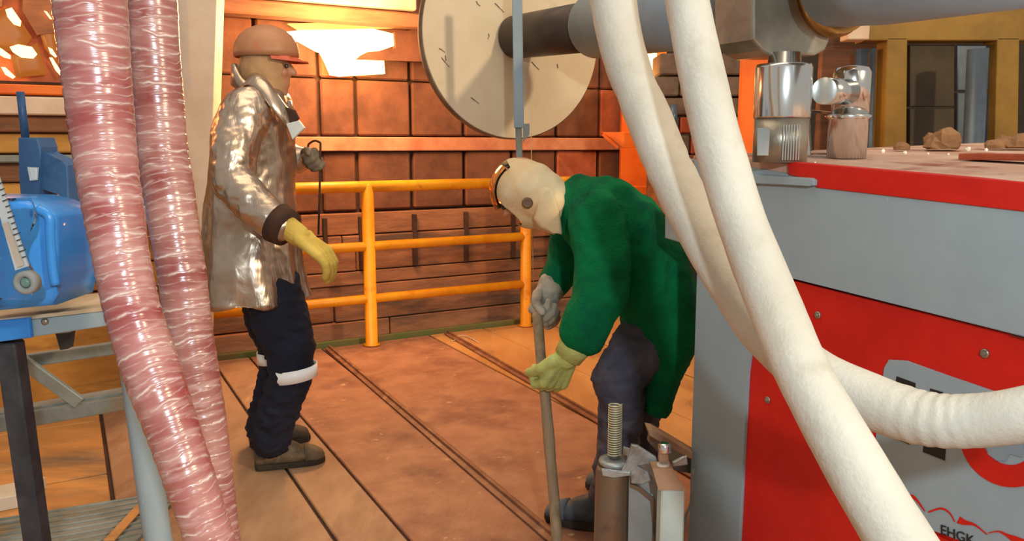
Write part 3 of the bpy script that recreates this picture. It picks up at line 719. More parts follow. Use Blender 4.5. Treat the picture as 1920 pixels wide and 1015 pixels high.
obj('side_arm', tube(BM(), [V((cyl(1508, Yd).x, Yc-.005, zat(176, Yd))), V((cyl(1575, Yd).x, Yd-.028, zat(174, Yd)))], .030, 28), M['chrome'], c2)
obj('rear_block', prism(BM(), [at(x, y, Yd+.05) for x, y in ((1515,205),(1626,216),(1624,291),(1520,291))], V((0,.05,0)), .004), M['tubeclear'], c2)

# ---- joint block, near pipe and far pipe
Yj = 1.86
j0 = at(1480, 50, Yj)
def jp(x, y, off=0): return onplane(x, y, j0-EU*off, EU)
jb = thing('steel_joint', 'heavy worn steel joint block with a brass ring at top', 'joint', jp(1480, 100))
obj('block', prism(BM(), [jp(x, y) for x, y in ((1412,-120),(1660,-120),(1640,10),(1556,40),(1555,78),(1548,94),(1530,104),(1450,104),(1430,94),(1412,74))], EU*.12, .006), M['steel'], jb)
pc = jp(1562, -34, 0)
obj('collar', lathe(BM(), pc, -EU, [(0,.125),(.012,.125),(.016,.118),(.03,.118)], 48), M['brass'], jb)
obj('inner_ring', lathe(BM(), pc, -EU, [(.03,.106),(.046,.106),(.05,.1)], 48), M['steel'], jb)
bp1 = thing('boom_pipe', 'big blue grey painted pipe leaving the steel joint to the upper right', 'pipe', jp(1562, -34, .05))
e1 = at(1562, -38, 1.80); e2_ = at(1960, -120, 1.38)
bm = BM(); tube(bm, [e1+(e1-e2_).normalized()*.0, e1.lerp(e2_, .3), e1.lerp(e2_, 1.3)], [.098, .108, .112], 40); obj('tube', bm, M['bluegrey'], bp1)
dc = at(966, 70, 3.4)
DN = -EU
sf1 = dc+DN*.0
far = thing('boom_pipe', 'blue grey pipe coming from behind the white hoses towards the cream disc', 'pipe', at(1300, 20, 2.6))
q0 = at(1120, 48, 2.98); q1 = at(1400, 6, 2.12)
obj('tube', tube(BM(), [q0, q1+(q1-q0)*.05], [.115, .10], 36), M['bluegrey'], far)
obj('shaft', tube(BM(), [dc-EU*.004, q0+(q1-q0)*.02], [.086, .09], 32), M['shaft'], far, label='dark steel shaft')
# ---- disc
dk = thing('shield_disc', 'large cream painted round disc on the end of the dark shaft', 'disc', dc-EZ*.42)
Rd = 182*3.4/F*1.005
obj('disc_plate', lathe(BM(), dc+EU*.012, EU*-1, [(0, Rd*.985), (.004, Rd*.99), (.012, Rd*.985)], 96), M['disc'], dk)
obj('rim', lathe(BM(), dc+EU*.045, EU*-1, [(0, Rd*.99), (.004, Rd), (.036, Rd), (.040, Rd*.985)], 96), M['discrim'], dk)
for sc_ in ([(828,108),(834,116),(842,125)], [(835,104),(836,113)], [(823,91),(828,93),(834,98)], [(916,63),(917,68),(915,73)], [(883,183),(890,188),(898,194)],
            [(997,116),(1003,123),(1010,130)], [(1045,120),(1046,127)], [(893,2),(896,8),(900,11)], [(928,6),(935,13),(944,22)]):
    bm = BM(); n_ = len(sc_)
    for k in range(n_-1):
        p, q = [onplane(a, b, dc-EU*.0015, EU) for a, b in sc_[k:k+2]]
        beam(bm, p, q+(q-p)*.1, .0015, .0036*(1 if k == 0 else .6), EU.cross(q-p).normalized(), 0)
    obj('scratch', bm, M['scratch'], dk)
# ---- hanging bar and wires
hb = thing('hanging_bar', 'grey flat bar hanging in front of the cream disc', 'bar', at(972, 290, 2.95))
obj('bar', beam(BM(), at(969, -60, 2.95), at(973, 240, 2.95), .036, .012, V((0,1,0)), .002), M['bluegrey'], hb)
obj('lower_rod', beam(BM(), at(972, 235, 2.96), at(974, 300, 2.96), .024, .010, V((0,1,0)), .002), M['greybar'], hb)
obj('tab', prism(BM(), [at(x, y, 2.945) for x, y in ((980,232),(993,232),(993,252),(981,268))], V((0,.008,0))), M['greybar'], hb)
tag(obj('hanging_wire', tube(BM(), [at(996, 250, 2.93), at(998, 380, 2.94), at(1000, 545, 2.95)], .0016, 6), M['wire']), 'thin pale wire hanging down past the cream hood', 'wire')

# ================================================================ LOWER RIGHT MECHANISM
Ym = 2.0
mcb = lambda x, y, Y=Ym: at(x, y, Y)
sp = thing('spring_plunger', 'stained steel canister with a tall zinc spring standing on it', 'plunger', V((at(1147, 1015, 2.05).x, 2.05, 0)))
cx = at(1147, 940, 2.05).x
zc = at(1147, 872, 2.05).z
obj('canister', lathe(BM(), V((cx, 2.05, 0)), EZ, [(0,.046),(.22,.047),(zc-.02,.045),(zc,.040)], 30), M['canister'], sp)
z0 = at(1147, 858, 2.05).z; z1 = at(1153, 762, 2.05).z
obj('cap', lathe(BM(), V((cx+.006, 2.05, zc-.002)), EZ, [(0,.036),(.01,.044),(.018,.042),(.020,.03)], 26), M['lead'], sp)
sx = at(1153, 800, 2.05).x
pts = []
turns = 22
for k in range(turns*14+1):
    a = 2*math.pi*k/14; pts.append(V((sx+.0175*math.cos(a), 2.05+.0175*math.sin(a), z0+.006+(z1-z0)*k/(turns*14))))
obj('spring', tube(BM(), pts, .0019, 6), M['spring'], sp)
obj('core_rod', lathe(BM(), V((sx, 2.05, z0)), EZ, [(0,.0135),(z1-z0-.01,.0135),(z1-z0-.004,.010)], 16), M['greybar'], sp)
cr = thing('bracket_assembly', 'crumpled grey metal brackets and box beside the machine column', 'bracket', V((at(1215, 980, 2.0).x, 2.0, 0)))
def mpr(name, pts, Y, th, m, bev=.002, lab=None): return obj(name, prism(BM(), [at(x, y, Y) for x, y in pts], V((0, th, 0)), bev), m, cr, None, lab)
mpr('box', [(1180,868),(1200,874),(1232,902),(1236,1100),(1176,1100)], 2.02, .12, M['paleplate'])
mpr('box_edge', [(1182,908),(1200,914),(1226,935),(1234,1010),(1234,1100),(1228,1100),(1226,1012),(1220,940),(1196,920),(1182,914)], 2.01, .01, M['canister'], 0)
mpr('ribbon', [(1184,834),(1196,836),(1230,858),(1238,876),(1212,868),(1192,872),(1180,890),(1160,893),(1176,874)], 1.99, .012, M['lead'], .003)
mpr('ribbon', [(1128,880),(1150,886),(1182,886),(1182,893),(1150,897),(1130,893)], 1.985, .01, M['lead'], .002)
mpr('arm', [(1214,804),(1224,806),(1299,850),(1300,862),(1292,860),(1218,818)], 2.06, .05, M['browncap'], .002)
mpr('rear_arm', [(1222,800),(1300,846),(1300,890),(1262,882),(1216,830)], 2.13, .03, M['canister'], .002)
mpr('curved_lug', [(1180,870),(1192,872),(1216,886),(1224,902),(1204,910),(1184,908)], 1.995, .02, M['lead'], .004)
mpr('bolt_shank', [(1237,845),(1253,845),(1254,866),(1236,866)], 1.95, .02, M['browncap'], .002)
obj('bolt_head', lathe(BM(), at(1246, 849, 1.96), EZ, [(0,.016),(.004,.0165),(.022,.0165),(.026,.012)], 6), M['chrome'], cr)
obj('washer', lathe(BM(), at(1243, 877, 1.96), EZ, [(0,.016),(.006,.018),(.012,.014)], 20), M['pipewhite'], cr)
mpr('clip', [(1262,868),(1284,860),(1288,856),(1290,872),(1274,874),(1262,876)], 1.99, .012, M['lead'], .003)
pts = catmull([list(at(x, y, 1.98)) for x, y in ((1240,812),(1297,852),(1299,900),(1296,940),(1286,968),(1280,1000))], 5)
obj('thin_strap', tube(BM(), [V(p) for p in pts[8:]], .0035, 8), M['greybar'], cr)
wt = thing('square_tube', 'pale greenish white square tube with a brown tapered cap', 'tube', V((at(1262, 980, 1.93).x, 1.93, 0)))
pA_ = [at(1236, 919, 1.90), at(1281, 917, 1.90)]; wid = (pA_[1]-pA_[0]).x
cx2 = (pA_[0].x+pA_[1].x)/2; zt2 = pA_[0].z
bm = BM(); quadbox(bm, V((cx2+.006, 1.90+wid/2, zt2/2)), V((wid/2,0,0)), V((0,wid/2,0)), EZ*zt2/2, .004)
obj('tube', bm, M['whitetube'], wt)
bm = BM(); h = wid/2+.002
a4 = [V((cx2+sx_*h, 1.90+wid/2+sy*h, zt2)) for sx_, sy in ((-1,-1),(1,-1),(1,1),(-1,1))]
tz = at(1240, 884, 1.92).z
b4 = [V((cx2-.016+sx_*h*.8, 1.93+wid/2+sy*h*.7, tz)) for sx_, sy in ((-1,-1),(1,-1),(1,1),(-1,1))]
va = [bm.verts.new(p) for p in a4]; vb = [bm.verts.new(p) for p in b4]
bm.faces.new(va[::-1]); bm.faces.new(vb)
for i in range(4): bm.faces.new((va[i], va[(i+1) % 4], vb[(i+1) % 4], vb[i]))
obj('cap', bm, M['browncap'], wt)

# ================================================================ RIGHT BACKGROUND
def bgbox(name, x0, y0, x1, y1, Y, th, m, lab, cat, grp=None, bev=.004):
    a, b = at(x0, y0, Y), at(x1, y1, Y)
    bm = BM(); quadbox(bm, V(((a.x+b.x)/2, Y+th/2, (a.z+b.z)/2)), V(((b.x-a.x)/2,0,0)), V((0,th/2,0)), EZ*(a.z-b.z)/2, bev)
    o = obj(name, bm, m)
    return tag(o, lab, cat, grp)
bgbox('orange_post', 1172, -60, 1236, 590, 6.5, .10, M['orange'], 'orange lit furnace post behind the green coat', 'post')
o = bgbox('glowing_slot', 1196, 70, 1229, 205, 6.40, .06, M['hot2'], 'yellow hot glowing slot in the orange post behind the white hose', 'furnace')
bgbox('orange_ledge', 1178, 350, 1262, 366, 6.2, .14, M['orange'], 'orange lit ledge low on the furnace post', 'ledge')
tr = thing('orange_tray', 'small orange lit sheet tray sticking out of the furnace post', 'tray', at(1165, 262, 5.9))
obj('tray_sheet', prism(BM(), [at(x, y, 5.95) for x, y in ((1126,248),(1206,248),(1204,276),(1166,278),(1150,262))], V((0,-.05,0)), .004), M['orange'], tr)
obj('tray_strut', beam(BM(), at(1130, 252, 5.86), at(1158, 277, 5.86), .02, .02), M['orange'], tr)
# stacks of brick between hoses
rowsb = [(100,140),(144,180),(184,216),(220,250),(254,290)]
for ri, (y0, y1) in enumerate(rowsb):
    x = 1238-(ri % 2)*20; k = 0
    while x < 1420:
        wd = 58
        red = (1282 <= x+wd/2 <= 1330 and ri in (3, 4))
        rn = ('top', 'second', 'middle', 'fourth', 'bottom')[ri]; kn = ('first', 'second', 'third', 'fourth', 'last')[min(k, 4)]
        bgbox('stacked_brick', x, y0, x+wd-3, y1, 5.6, .3, M['brickred' if red else 'brickgrey'],
              ('reddish' if red else 'grey brown')+' brick beyond the white hoses, '+kn+' from the left in the '+rn+' row', 'brick', 'bricks stacked beyond the hoses', .01)
        x += wd; k += 1
bgbox('brick_shelf', 1236, 291, 1500, 420, 5.55, .5, M['board'], 'brown timber shelf carrying the brick stack', 'shelf')
tag(obj('standing_pipe', tube(BM(), [at(1262, 196, 5.2), at(1262, 245, 5.2)], .028, 16), M['bluepipe']), 'short blue grey pipe standing on the brick stack between the hoses', 'pipe')
bgbox('orange_upright', 1393, 60, 1413, 758, 3.9, .03, M['orange'], 'slim bright orange upright left of the chrome column', 'post')
light('upright_glow', 'POINT', at(1375, 210, 3.5), (1, .4, .08), 3, .03)
struct(obj('wall_right', quadbox(BM(), V((3.6, 7.2, 1.2)), V((3.4,0,0)), V((0,.05,0)), EZ*2.4, 0), M['darkwall']))
# olive steel frame
of = thing('olive_frame', 'olive yellow steel frame beyond the dusty table', 'frame', at(1760, 400, 4.0)-EZ*.0)
def fr(name, pts, Y, th, m, lab=None): return obj(name, prism(BM(), [at(x, y, Y) for x, y in pts], V((0, th, 0)), .006), m, of, None, lab)
fr('top_beam', [(1625,28),(2100,-20),(2100,76),(1625,76)], 4.0, .14, M['olive'])
fr('upright', [(1664,70),(1702,70),(1698,460),(1650,460)], 4.0, .12, M['olive'])
fr('upright', [(1870,70),(1912,70),(1906,460),(1860,460)], 4.0, .12, M['olive'])
bgbox('brown_panel', 1545, 40, 1602, 760, 4.3, .05, M['board'], 'brown timber panel between steel joint and olive frame', 'panel')
bgbox('pale_box', 1592, 46, 1630, 74, 3.95, .1, M['whitebeam'], 'small pale box at the left end of the olive beam', 'box')
for q, (x0, x1, y0, y1) in enumerate(((1706,1790,84,200),(1706,1790,204,440),(1795,1858,84,170),(1795,1858,174,440))):
    fr('infill_panel', [(x0,y0),(x1,y0),(x1,y1),(x0,y1)], 4.06, .04, M['darkpanel' if q < 2 else 'bluepipe'], None if q < 2 else 'blue grey infill panel')
for x, r, Y, lab in ((1612,.030,4.1,'slim grey pipe right of the chrome tee'), (1640,.050,4.32,'thicker blue grey pipe left of the first olive upright'), (1830,.045,3.8,'smoky grey pipe left of the second olive upright')):
    tag(obj('vertical_pipe', tube(BM(), [V((at(x, 440, Y).x, Y, 0)), at(x+4, 92, Y)], r, 20), M['bluepipe']), lab, 'pipe')

# ================================================================ PEOPLE
def foldf(amp, sc, st_=(1, 1, 1), seed=0):
    def f_(c, n):
        p = V((c.x*st_[0], c.y*st_[1], c.z*st_[2]))*sc+V((seed, 0, 0))
        return amp*(noise.noise(p)+.5*noise.noise(p*2.1))
    return f_
def glove(wr, d, pn, side, L=.095, curl=(35, 45, 35), thumb_curl=20, s=1.0, spread=.004):
    """wr wrist point, d towards knuckles, pn palm facing, side = towards thumb"""
    bm = BM(); d = d.normalized(); pn = (pn-d*pn.dot(d)).normalized(); side = d.cross(pn).normalized()*(1 if d.cross(pn).dot(side) > 0 else -1)
    chain(bm, [(wr-d*.05*s, .036*s), (wr, .033*s)])
    for k, q in enumerate((-.031, -.011, .011, .031)):
        chain(bm, [(wr+side*q*.6*s+d*.01*s, .019*s), (wr+side*q*s+d*L*s, .0155*s)])
        ln = (.024, .030, .033, .030)[k]; p = wr+side*q*s+d*L*s; a = 0; J = [(p, .0145*s)]
        sd = side*(q*.15)
        for seg_, cu in enumerate(curl):
            a += math.radians(cu+(k-1.5)*3); dv = (d*math.cos(a)+pn*math.sin(a)+sd).normalized()
            p = p+dv*ln*s*(1.25, .95, .75)[seg_]; J.append((p, (.0135, .0125, .0112)[seg_]*s))
        chain(bm, J, 10)
    p = wr+side*.032*s+d*.015*s; dv = (d*.9+side*.36+pn*.35).normalized(); J = [(p, .019*s)]
    p = p+dv*.042*s; J.append((p, .0155*s)); a = math.radians(thumb_curl)
    dv = (d*.9+side*.08+pn*(.3+math.sin(a))).normalized(); p = p+dv*.033*s; J.append((p, .0135*s))
    dv = (d*.8-side*.1+pn*(.5+math.sin(a))).normalized(); p = p+dv*.026*s; J.append((p, .0118*s)); chain(bm, J, 10)
    return remeshed(bm, .0042, 2)
def boot(heel, toe, ankle_top, r=.05):
    """solid boot: heel & toe on the floor"""
    bm = BM(); d = (toe-heel); L = d.length; d.normalize(); s = d.cross(EZ)
    loft(bm, [(heel+d*.0+EZ*.045, s*.030, EZ*.035), (heel+d*.035+EZ*.055, s*.038, EZ*.05), (heel+d*.10+EZ*.055, s*.040, EZ*.05), (heel+d*(L*.62)+EZ*.045, s*.046, EZ*.04),
              (heel+d*(L*.85)+EZ*.038, s*.046, EZ*.032), (heel+d*(L*.97)+EZ*.032, s*.034, EZ*.022), (toe+EZ*.028, s*.016, EZ*.012)], 20)
    chain(bm, [(heel+d*.055+EZ*.06, .044), (ankle_top, r)])
    chain(bm, [(heel+d*.08+EZ*.09, .038), (heel+d*.15+EZ*.065, .036)])
    return remeshed(bm, .007, 3)
def sole(heel, toe):
    bm = BM(); d = (toe-heel); L = d.length; d.normalize(); s = d.cross(EZ)
    prof = [(0,.02),(.01,.034),(.05,.040),(.10,.036),(L*.6,.046),(L*.85,.047),(L*.97,.032),(L*1.02,.012)]
    P = [heel+d*a+s*b for a, b in prof]+[heel+d*a-s*b for a, b in prof[::-1]]
    return prism(bm, [p+EZ*.002 for p in P], EZ*.024, .003)
def head_geo(bm, c, fwd, up, s=1.0):
    side = fwd.cross(up).normalized()
    ball(bm, c+up*.02*s-fwd*.012*s, side*.076*s, fwd*.092*s, up*.098*s)
    ball(bm, c-up*.045*s+fwd*.022*s, side*.058*s, fwd*.066*s, up*.068*s)
    ball(bm, c-up*.09*s+fwd*.055*s, side*.026*s, fwd*.024*s, up*.022*s)
    chain(bm, [(c+fwd*.088*s+up*.012*s, .010*s), (c+fwd*.106*s-up*.020*s, .014*s)])
    for q in (-1, 1):
        ball(bm, c+side*q*.077*s-up*.004*s-fwd*.008*s, side*.010*s, fwd*.018*s, up*.030*s)
        ball(bm, c+side*q*.032*s+fwd*.074*s-up*.018*s, side*.024*s, fwd*.018*s, up*.018*s)
    ball(bm, c+fwd*.078*s-up*.054*s, side*.026*s, fwd*.012*s, up*.006*s)
    ball(bm, c+fwd*.077*s-up*.064*s, side*.022*s, fwd*.012*s, up*.007*s)
    for q in (-1, 1): chain(bm, [(c+side*q*.052*s+fwd*.068*s+up*.026*s, .008), (c+side*q*.016*s+fwd*.084*s+up*.028*s, .009)], 8)
X, Y_, Z = V((1,0,0)), V((0,1,0)), V((0,0,1))

def laces(heel, toe, parent, m, n=4):
    d = (toe-heel); L = d.length; d.normalize(); s_ = d.cross(EZ)
    for k in range(n):
        t = .11+.028*k; h = .112-.013*k-.004*(k == 0)
        obj('lace', tube(BM(), [heel+d*(t-.012)+s_*.034+EZ*(h-.030), heel+d*t+s_*.018+EZ*(h-.004), heel+d*(t+.004)+EZ*h, heel+d*t-s_*.018+EZ*(h-.004), heel+d*(t-.012)-s_*.034+EZ*(h-.030)], .0042, 8), m, parent)
    obj('toe_cap', loft(BM(), [(heel+d*(L*.72)+EZ*.042, s_*.049, EZ*.043), (heel+d*(L*.88)+EZ*.037, s_*.047, EZ*.034), (heel+d*(L*.985)+EZ*.032, s_*.030, EZ*.020), (toe+d*.004+EZ*.028, s_*.012, EZ*.009)], 20), m, parent, True)
# ---------------- worker 1: silver coat
W1 = thing('person', 'worker in a long silver heat coat, tan hard hat and navy trousers with bright bands', 'person', onfloor(525, 872))
D1 = 3.18
a1 = lambda x, y, Y=D1: at(x, y, Y)
hc = a1(500, 128)
bm = BM(); head_geo(bm, hc, (X-Y_*.0).normalized(), Z)
chain(bm, [(hc-Z*.03-X*.02, .055), (a1(492, 190), .058)])
loft(bm, [(a1(488, 195), X*.07, Y_*.10), (a1(480, 220), X*.10, Y_*.17), (a1(478, 300), X*.11, Y_*.16), (a1(480, 400), X*.10, Y_*.14), (a1(490, 480), X*.105, Y_*.15), (a1(500, 545), X*.10, Y_*.155), (a1(505, 575), X*.07, Y_*.11)])
armN = [(a1(458, 212, 3.0), .055), (a1(438, 345, 2.93), .045), (a1(530, 424, 2.86), .034), (a1(556, 440, 2.85), .022)]
armF = [(a1(500, 212, 3.34), .055), (a1(520, 300, 3.42), .045), (a1(575, 300, 3.36), .034), (a1(590, 296, 3.35), .028)]
chain(bm, armN); chain(bm, armF)
kN = [(a1(515, 560, 3.10), .075), (a1(545, 690, 3.06), .050), (a1(512, 828, 3.09), .034), (a1(510, 850, 3.09), .028)]
kF = [(a1(503, 560, 3.26), .075), (a1(520, 680, 3.31), .050), (a1(495, 800, 3.35), .034), (a1(490, 815, 3.35), .028)]
chain(bm, kN); chain(bm, kF)
obj('body', remeshed(bm, .009, 3), M['skin'], W1)
for q in (-1, 1): obj('eye', ball(BM(), hc+Y_*q*.032+X*.086+Z*.005, .008, seg=10), M['eye'], W1)
# trousers
bm = BM()
chain(bm, [(a1(512, 535, 3.11), .105), (a1(524, 595, 3.09), .116), (a1(545, 650, 3.06), .098), (a1(545, 705, 3.06), .086), (a1(522, 770, 3.08), .080), (a1(509, 824, 3.09), .078)], 20)
chain(bm, [(a1(498, 535, 3.25), .105), (a1(508, 590, 3.27), .110), (a1(528, 650, 3.30), .094), (a1(524, 700, 3.32), .084), (a1(505, 760, 3.34), .078), (a1(493, 804, 3.36), .074)], 20)
ball(bm, a1(505, 548, 3.18), X*.125, Y_*.16, Z*.09)
ft = foldf(.010, 16, (1, 1, 2.4), 3)
obj('trousers', remeshed(bm, .009, 3, lambda c, n: ft(c, n)*(1.3 if c.z < .35 else .7)), M['navy'], W1)
# reflective bands
def legband(x0, y0, x1, y1, Y, hpx, r):
    c = at((x0+x1)/2, (y0+y1)/2, Y)
    bm = BM(); R = []
    for k in range(36):
        a = 2*math.pi*k/36
        R.append([bm.verts.new(c+X*math.cos(a)*rr_+Y_*math.sin(a)*rr_+Z*(zz+.12*(math.cos(a)*rr_))) for rr_, zz in ((r, -hpx), (r, hpx), (r-.004, hpx), (r-.004, -hpx))])
    for k in range(36):
        for j in range(4): bm.faces.new((R[k][j], R[(k+1) % 36][j], R[(k+1) % 36][(j+1) % 4], R[k][(j+1) % 4]))
    return bm
obj('reflective_band', legband(512, 698, 590, 698, 3.06, .025, .092), M['refl'], W1, True, 'bright white reflective band')
obj('reflective_band', legband(483, 664, 572, 664, 3.31, .024, .101), M['refl'], W1, True, 'bright white reflective band')
# boots
hN, tN = onfloor(478, 880), onfloor(607, 864)
obj('boot', boot(hN, tN, a1(508, 815, 3.09), .055), M['boot'], W1); obj('boot_sole', sole(hN, tN), M['sole'], W1)
laces(hN, tN, W1, M['bootlace'])
hF, tF = onfloor(468, 838), onfloor(580, 824)
obj('boot', boot(hF, tF, a1(495, 790, 3.36), .055), M['boot'], W1); obj('boot_sole', sole(hF, tF), M['sole'], W1)
# coat
bm = BM()
hw = lambda px: px*D1/F
R_ = [(160, 492, 34, .085), (178, 486, 52, .15), (200, 482, 63, .195), (240, 477, 72, .205), (300, 474, 76, .20), (360, 471, 80, .195), (430, 471, 86, .20), (490, 474, 92, .235), (558, 482, 99, .255)]
loft(bm, [(a1(x, y), X*hw(h), Y_*dd) for y, x, h, dd in R_], 36)
chain(bm, [(a1(462, 208, 3.02), .088), (a1(440, 270, 2.96), .086), (a1(437, 342, 2.93), .083), (a1(480, 388, 2.89), .072), (a1(528, 424, 2.86), .060)], 18)
chain(bm, [(a1(505, 208, 3.34), .085), (a1(520, 290, 3.42), .075), (a1(556, 298, 3.38), .058)], 18)
ff = foldf(.011, 8, (1, 1, .6), 5); ff2 = foldf(.005, 22, (1, 1, 1.6), 9)
def coatdisp(c, n):
    arm = 1 if (c.y < D1-.14 and c.z > 1.05) else .35
    d = ff(c, n)+ff2(c, n)*arm
    if c.z < 1.15: d += .010*math.sin(math.atan2(c.y-D1, c.x+1.02)*9+2*noise.noise(c*4))*min(1, (1.15-c.z)*2.2)
    return d
obj('coat', remeshed(bm, .0085, 2, coatdisp), M['silver'], W1)
# collar
bm = BM()
cl = [(a1(455, 152), .055, .085), (a1(455, 152), .055, .085)]
seg = 40; R = []
for k in range(seg):
    a = 2*math.pi*k/seg; ca, sa = math.cos(a), math.sin(a)
    base = a1(492, 190)+X*ca*.115+Y_*sa*.125+Z*(-.055*ca+.01)
    top = a1(488, 165)+X*ca*(.110+.01*math.sin(3*a))+Y_*sa*.115+Z*(-.075*ca+.016+.012*math.sin(5*a+1))
    R.append([bm.verts.new(base), bm.verts.new(top), bm.verts.new(top+(V((-ca,-sa,0))*.016)), bm.verts.new(base+V((-ca,-sa,0))*.03)])
for k in range(seg):
    for j in range(4): bm.faces.new((R[k][j], R[(k+1) % seg][j], R[(k+1) % seg][(j+1) % 4], R[k][(j+1) % 4]))
obj('collar', bm, M['silver'], W1, True)
lp_ = [V(p) for p in catmull([list(a1(*q)) for q in ((452,160,3.10),(470,148,3.06),(492,160,3.03),(512,186,3.02),(530,210,3.03),(546,228,3.06))], 6)]
bm = BM(); loft(bm, [(p, V((.010, -.006, .012)), V((.004, .030, .022))) for p in lp_], 14); obj('lapel', bm, M['silver'], W1, True)
obj('cuff', tube(BM(), [a1(518, 417, 2.87), a1(540, 430, 2.855)], [.076, .068], 24), M['gap'], W1, True, 'dark cuff strap')
obj('chest_clip', prism(BM(), [a1(x, y, 3.02) for x, y in ((536,232),(560,226),(571,240),(548,262)) ], V((0,.02,0)), .003), M['tape'], W1, None, 'shiny silver buckle')
obj('chest_strap', prism(BM(), [a1(x, y, 3.03) for x, y in ((532,200),(552,206),(560,222),(548,232),(534,222))], V((0,.02,0)), .003), M['gap'], W1)
gl = glove(a1(560, 442, 2.85), a1(640, 500, 2.83)-a1(560, 442, 2.85), V((-.3, .2, -1)), V((0, 1, .3)), .09, (22, 35, 30), s=1.22)
obj('glove', gl, M['glovey'], W1)
gl = glove(a1(574, 300, 3.37), a1(612, 292, 3.30)-a1(574, 300, 3.37), V((.2, -1, -.3)), V((0, -.2, 1)), .075, (70, 80, 50), s=1.0)
obj('glove', gl, M['gloved'], W1, None, 'grey work glove')
# hood and hat
bm = BM()
ball(bm, hc-X*.005, X*.102, Y_*.092, Z*.118); loft(bm, [(hc-Z*.05-X*.005, X*.088, Y_*.085), (a1(496, 175), X*.085, Y_*.085), (a1(494, 205), X*.10, Y_*.11)])
me = remeshed(bm, .008, 4, foldf(.006, 14, (1, 1, 1), 2))
hb_ = bmesh.new(); hb_.from_mesh(me)
dead = [v for v in hb_.verts if (v.co-hc).x > .074 and abs(v.co.y-hc.y) < .050 and -.06 < (v.co-hc).z < .06]
bmesh.ops.delete(hb_, geom=dead, context='VERTS')
obj('hood', hb_, M['balaclava'], W1, True)
bm = BM(); cH = a1(500, 112); R = []
prof = [(0, .118), (.02, .120), (.05, .114), (.08, .096), (.10, .07), (.115, .035), (.118, .002)]
s_ = 40
for z_, r_ in prof: R.append([bm.verts.new(cH+Z*(z_+.008)+X*math.cos(2*math.pi*k/s_)*r_*1.0+Y_*math.sin(2*math.pi*k/s_)*r_*.86) for k in range(s_)])
for i in range(len(R)-1):
    for k in range(s_): bm.faces.new((R[i][k], R[i][(k+1) % s_], R[i+1][(k+1) % s_], R[i+1][k]))
ht = obj('hard_hat', bm, M['hat'], W1, True)
sm = ht.modifiers.new('s', 'SOLIDIFY'); sm.thickness = .004; sm.offset = 1
bm = BM()
A2 = []; B2 = []
for k in range(17):
    a = math.radians(-70+140*k/16); c_, s2 = math.cos(a), math.sin(a)
    A2.append(cH+X*c_*.112+Y_*s2*.098+Z*.012); B2.append(cH+X*(c_*(.120+.042*c_))+Y_*s2*.105+Z*(-.002-.012*c_))
prism(bm, A2+B2[::-1], Z*.005, 0)
obj('hat_brim', bm, mat('red_brown_brim', (206,96,62), (188,84,54), 6, .5), W1, None, 'reddish hat brim')
# rod in the far hand
rd = thing('hooked_rod', 'thin dark rod hanging from the grey glove of the silver coated worker', 'rod', at(598, 440, 3.30))
obj('rod', tube(BM(), [at(601, 268, 3.32), at(600, 330, 3.31), at(597, 440, 3.30)], .0045, 8), M['gap'], rd)
obj('hook', tube(BM(), [V(p) for p in catmull([list(at(x, y, 3.32)) for x, y in ((601,268),(590,264),(578,272),(580,284))], 4)], .0045, 8), M['gap'], rd)

# ---------------- worker 2: green coat
W2 = thing('person', 'worker in a green wool coat bent over gripping a long wooden pole', 'person', V((at(1170, 800, 2.6).x, 2.62, 0)))
D2 = 2.62
a2 = lambda x, y, Y=D2: at(x, y, Y)
px2 = D2/F
hd = a2(982, 356, 2.60); fwd = V((-.72, -.05, -.68)).normalized(); upv = V((-.68, 0, .72)).normalized()
bm = BM(); head_geo(bm, hd, fwd, upv, .9)
chain(bm, [(hd-upv*.03, .055), (a2(1045, 395, 2.6), .06)])
def imgring(x, y, ang, h, dd, Y=D2):
    """ring perpendicular to direction ang (deg, image plane, 0=right,90=up)"""
    a = math.radians(ang); return (a2(x, y, Y), V((math.cos(a+math.pi/2), 0, math.sin(a+math.pi/2)))*h*px2, Y_*dd)
loft(bm, [imgring(1240, 655, 95, 55, .13), imgring(1232, 580, 105, 62, .15), imgring(1195, 490, 125, 70, .14), imgring(1140, 425, 140, 66, .15), imgring(1080, 395, 160, 50, .17), imgring(1050, 392, 170, 36, .09)])
A_N = [(a2(1110, 425, 2.45), .058), (a2(1125, 560, 2.38), .046), (a2(1082, 640, 2.36), .032), (a2(1072, 655, 2.36), .022)]
A_F = [(a2(1075, 420, 2.80), .058), (a2(1060, 500, 2.88), .046), (a2(1025, 560, 2.80), .035)]
chain(bm, A_N); chain(bm, A_F)
chain(bm, [(a2(1228, 645, 2.56), .075), (a2(1165, 712, 2.50), .052), (a2(1145, 880, 2.56), .034), (a2(1136, 950, 2.58), .03)])
chain(bm, [(a2(1240, 645, 2.72), .075), (a2(1200, 760, 2.74), .052), (a2(1205, 900, 2.80), .034)])
obj('body', remeshed(bm, .009, 3), M['skin'], W2)
sd = fwd.cross(upv).normalized()
for q in (-1, 1): obj('eye', ball(BM(), hd+sd*q*.032+fwd*.086+upv*.005, .008, seg=10), M['eye'], W2)
bm = BM()
chain(bm, [(a2(1232, 630, 2.56), .11), (a2(1200, 665, 2.52), .105), (a2(1158, 705, 2.48), .080), (a2(1168, 760, 2.50), .076), (a2(1160, 830, 2.53), .070), (a2(1142, 900, 2.56), .058), (a2(1136, 930, 2.57), .056)], 20)
chain(bm, [(a2(1240, 640, 2.72), .11), (a2(1205, 720, 2.72), .09), (a2(1192, 790, 2.74), .080), (a2(1200, 870, 2.78), .070), (a2(1208, 900, 2.80), .064)], 20)
obj('trousers', remeshed(bm, .009, 3, foldf(.011, 17, (1, 1, 1.7), 8)), M['greytr'], W2)
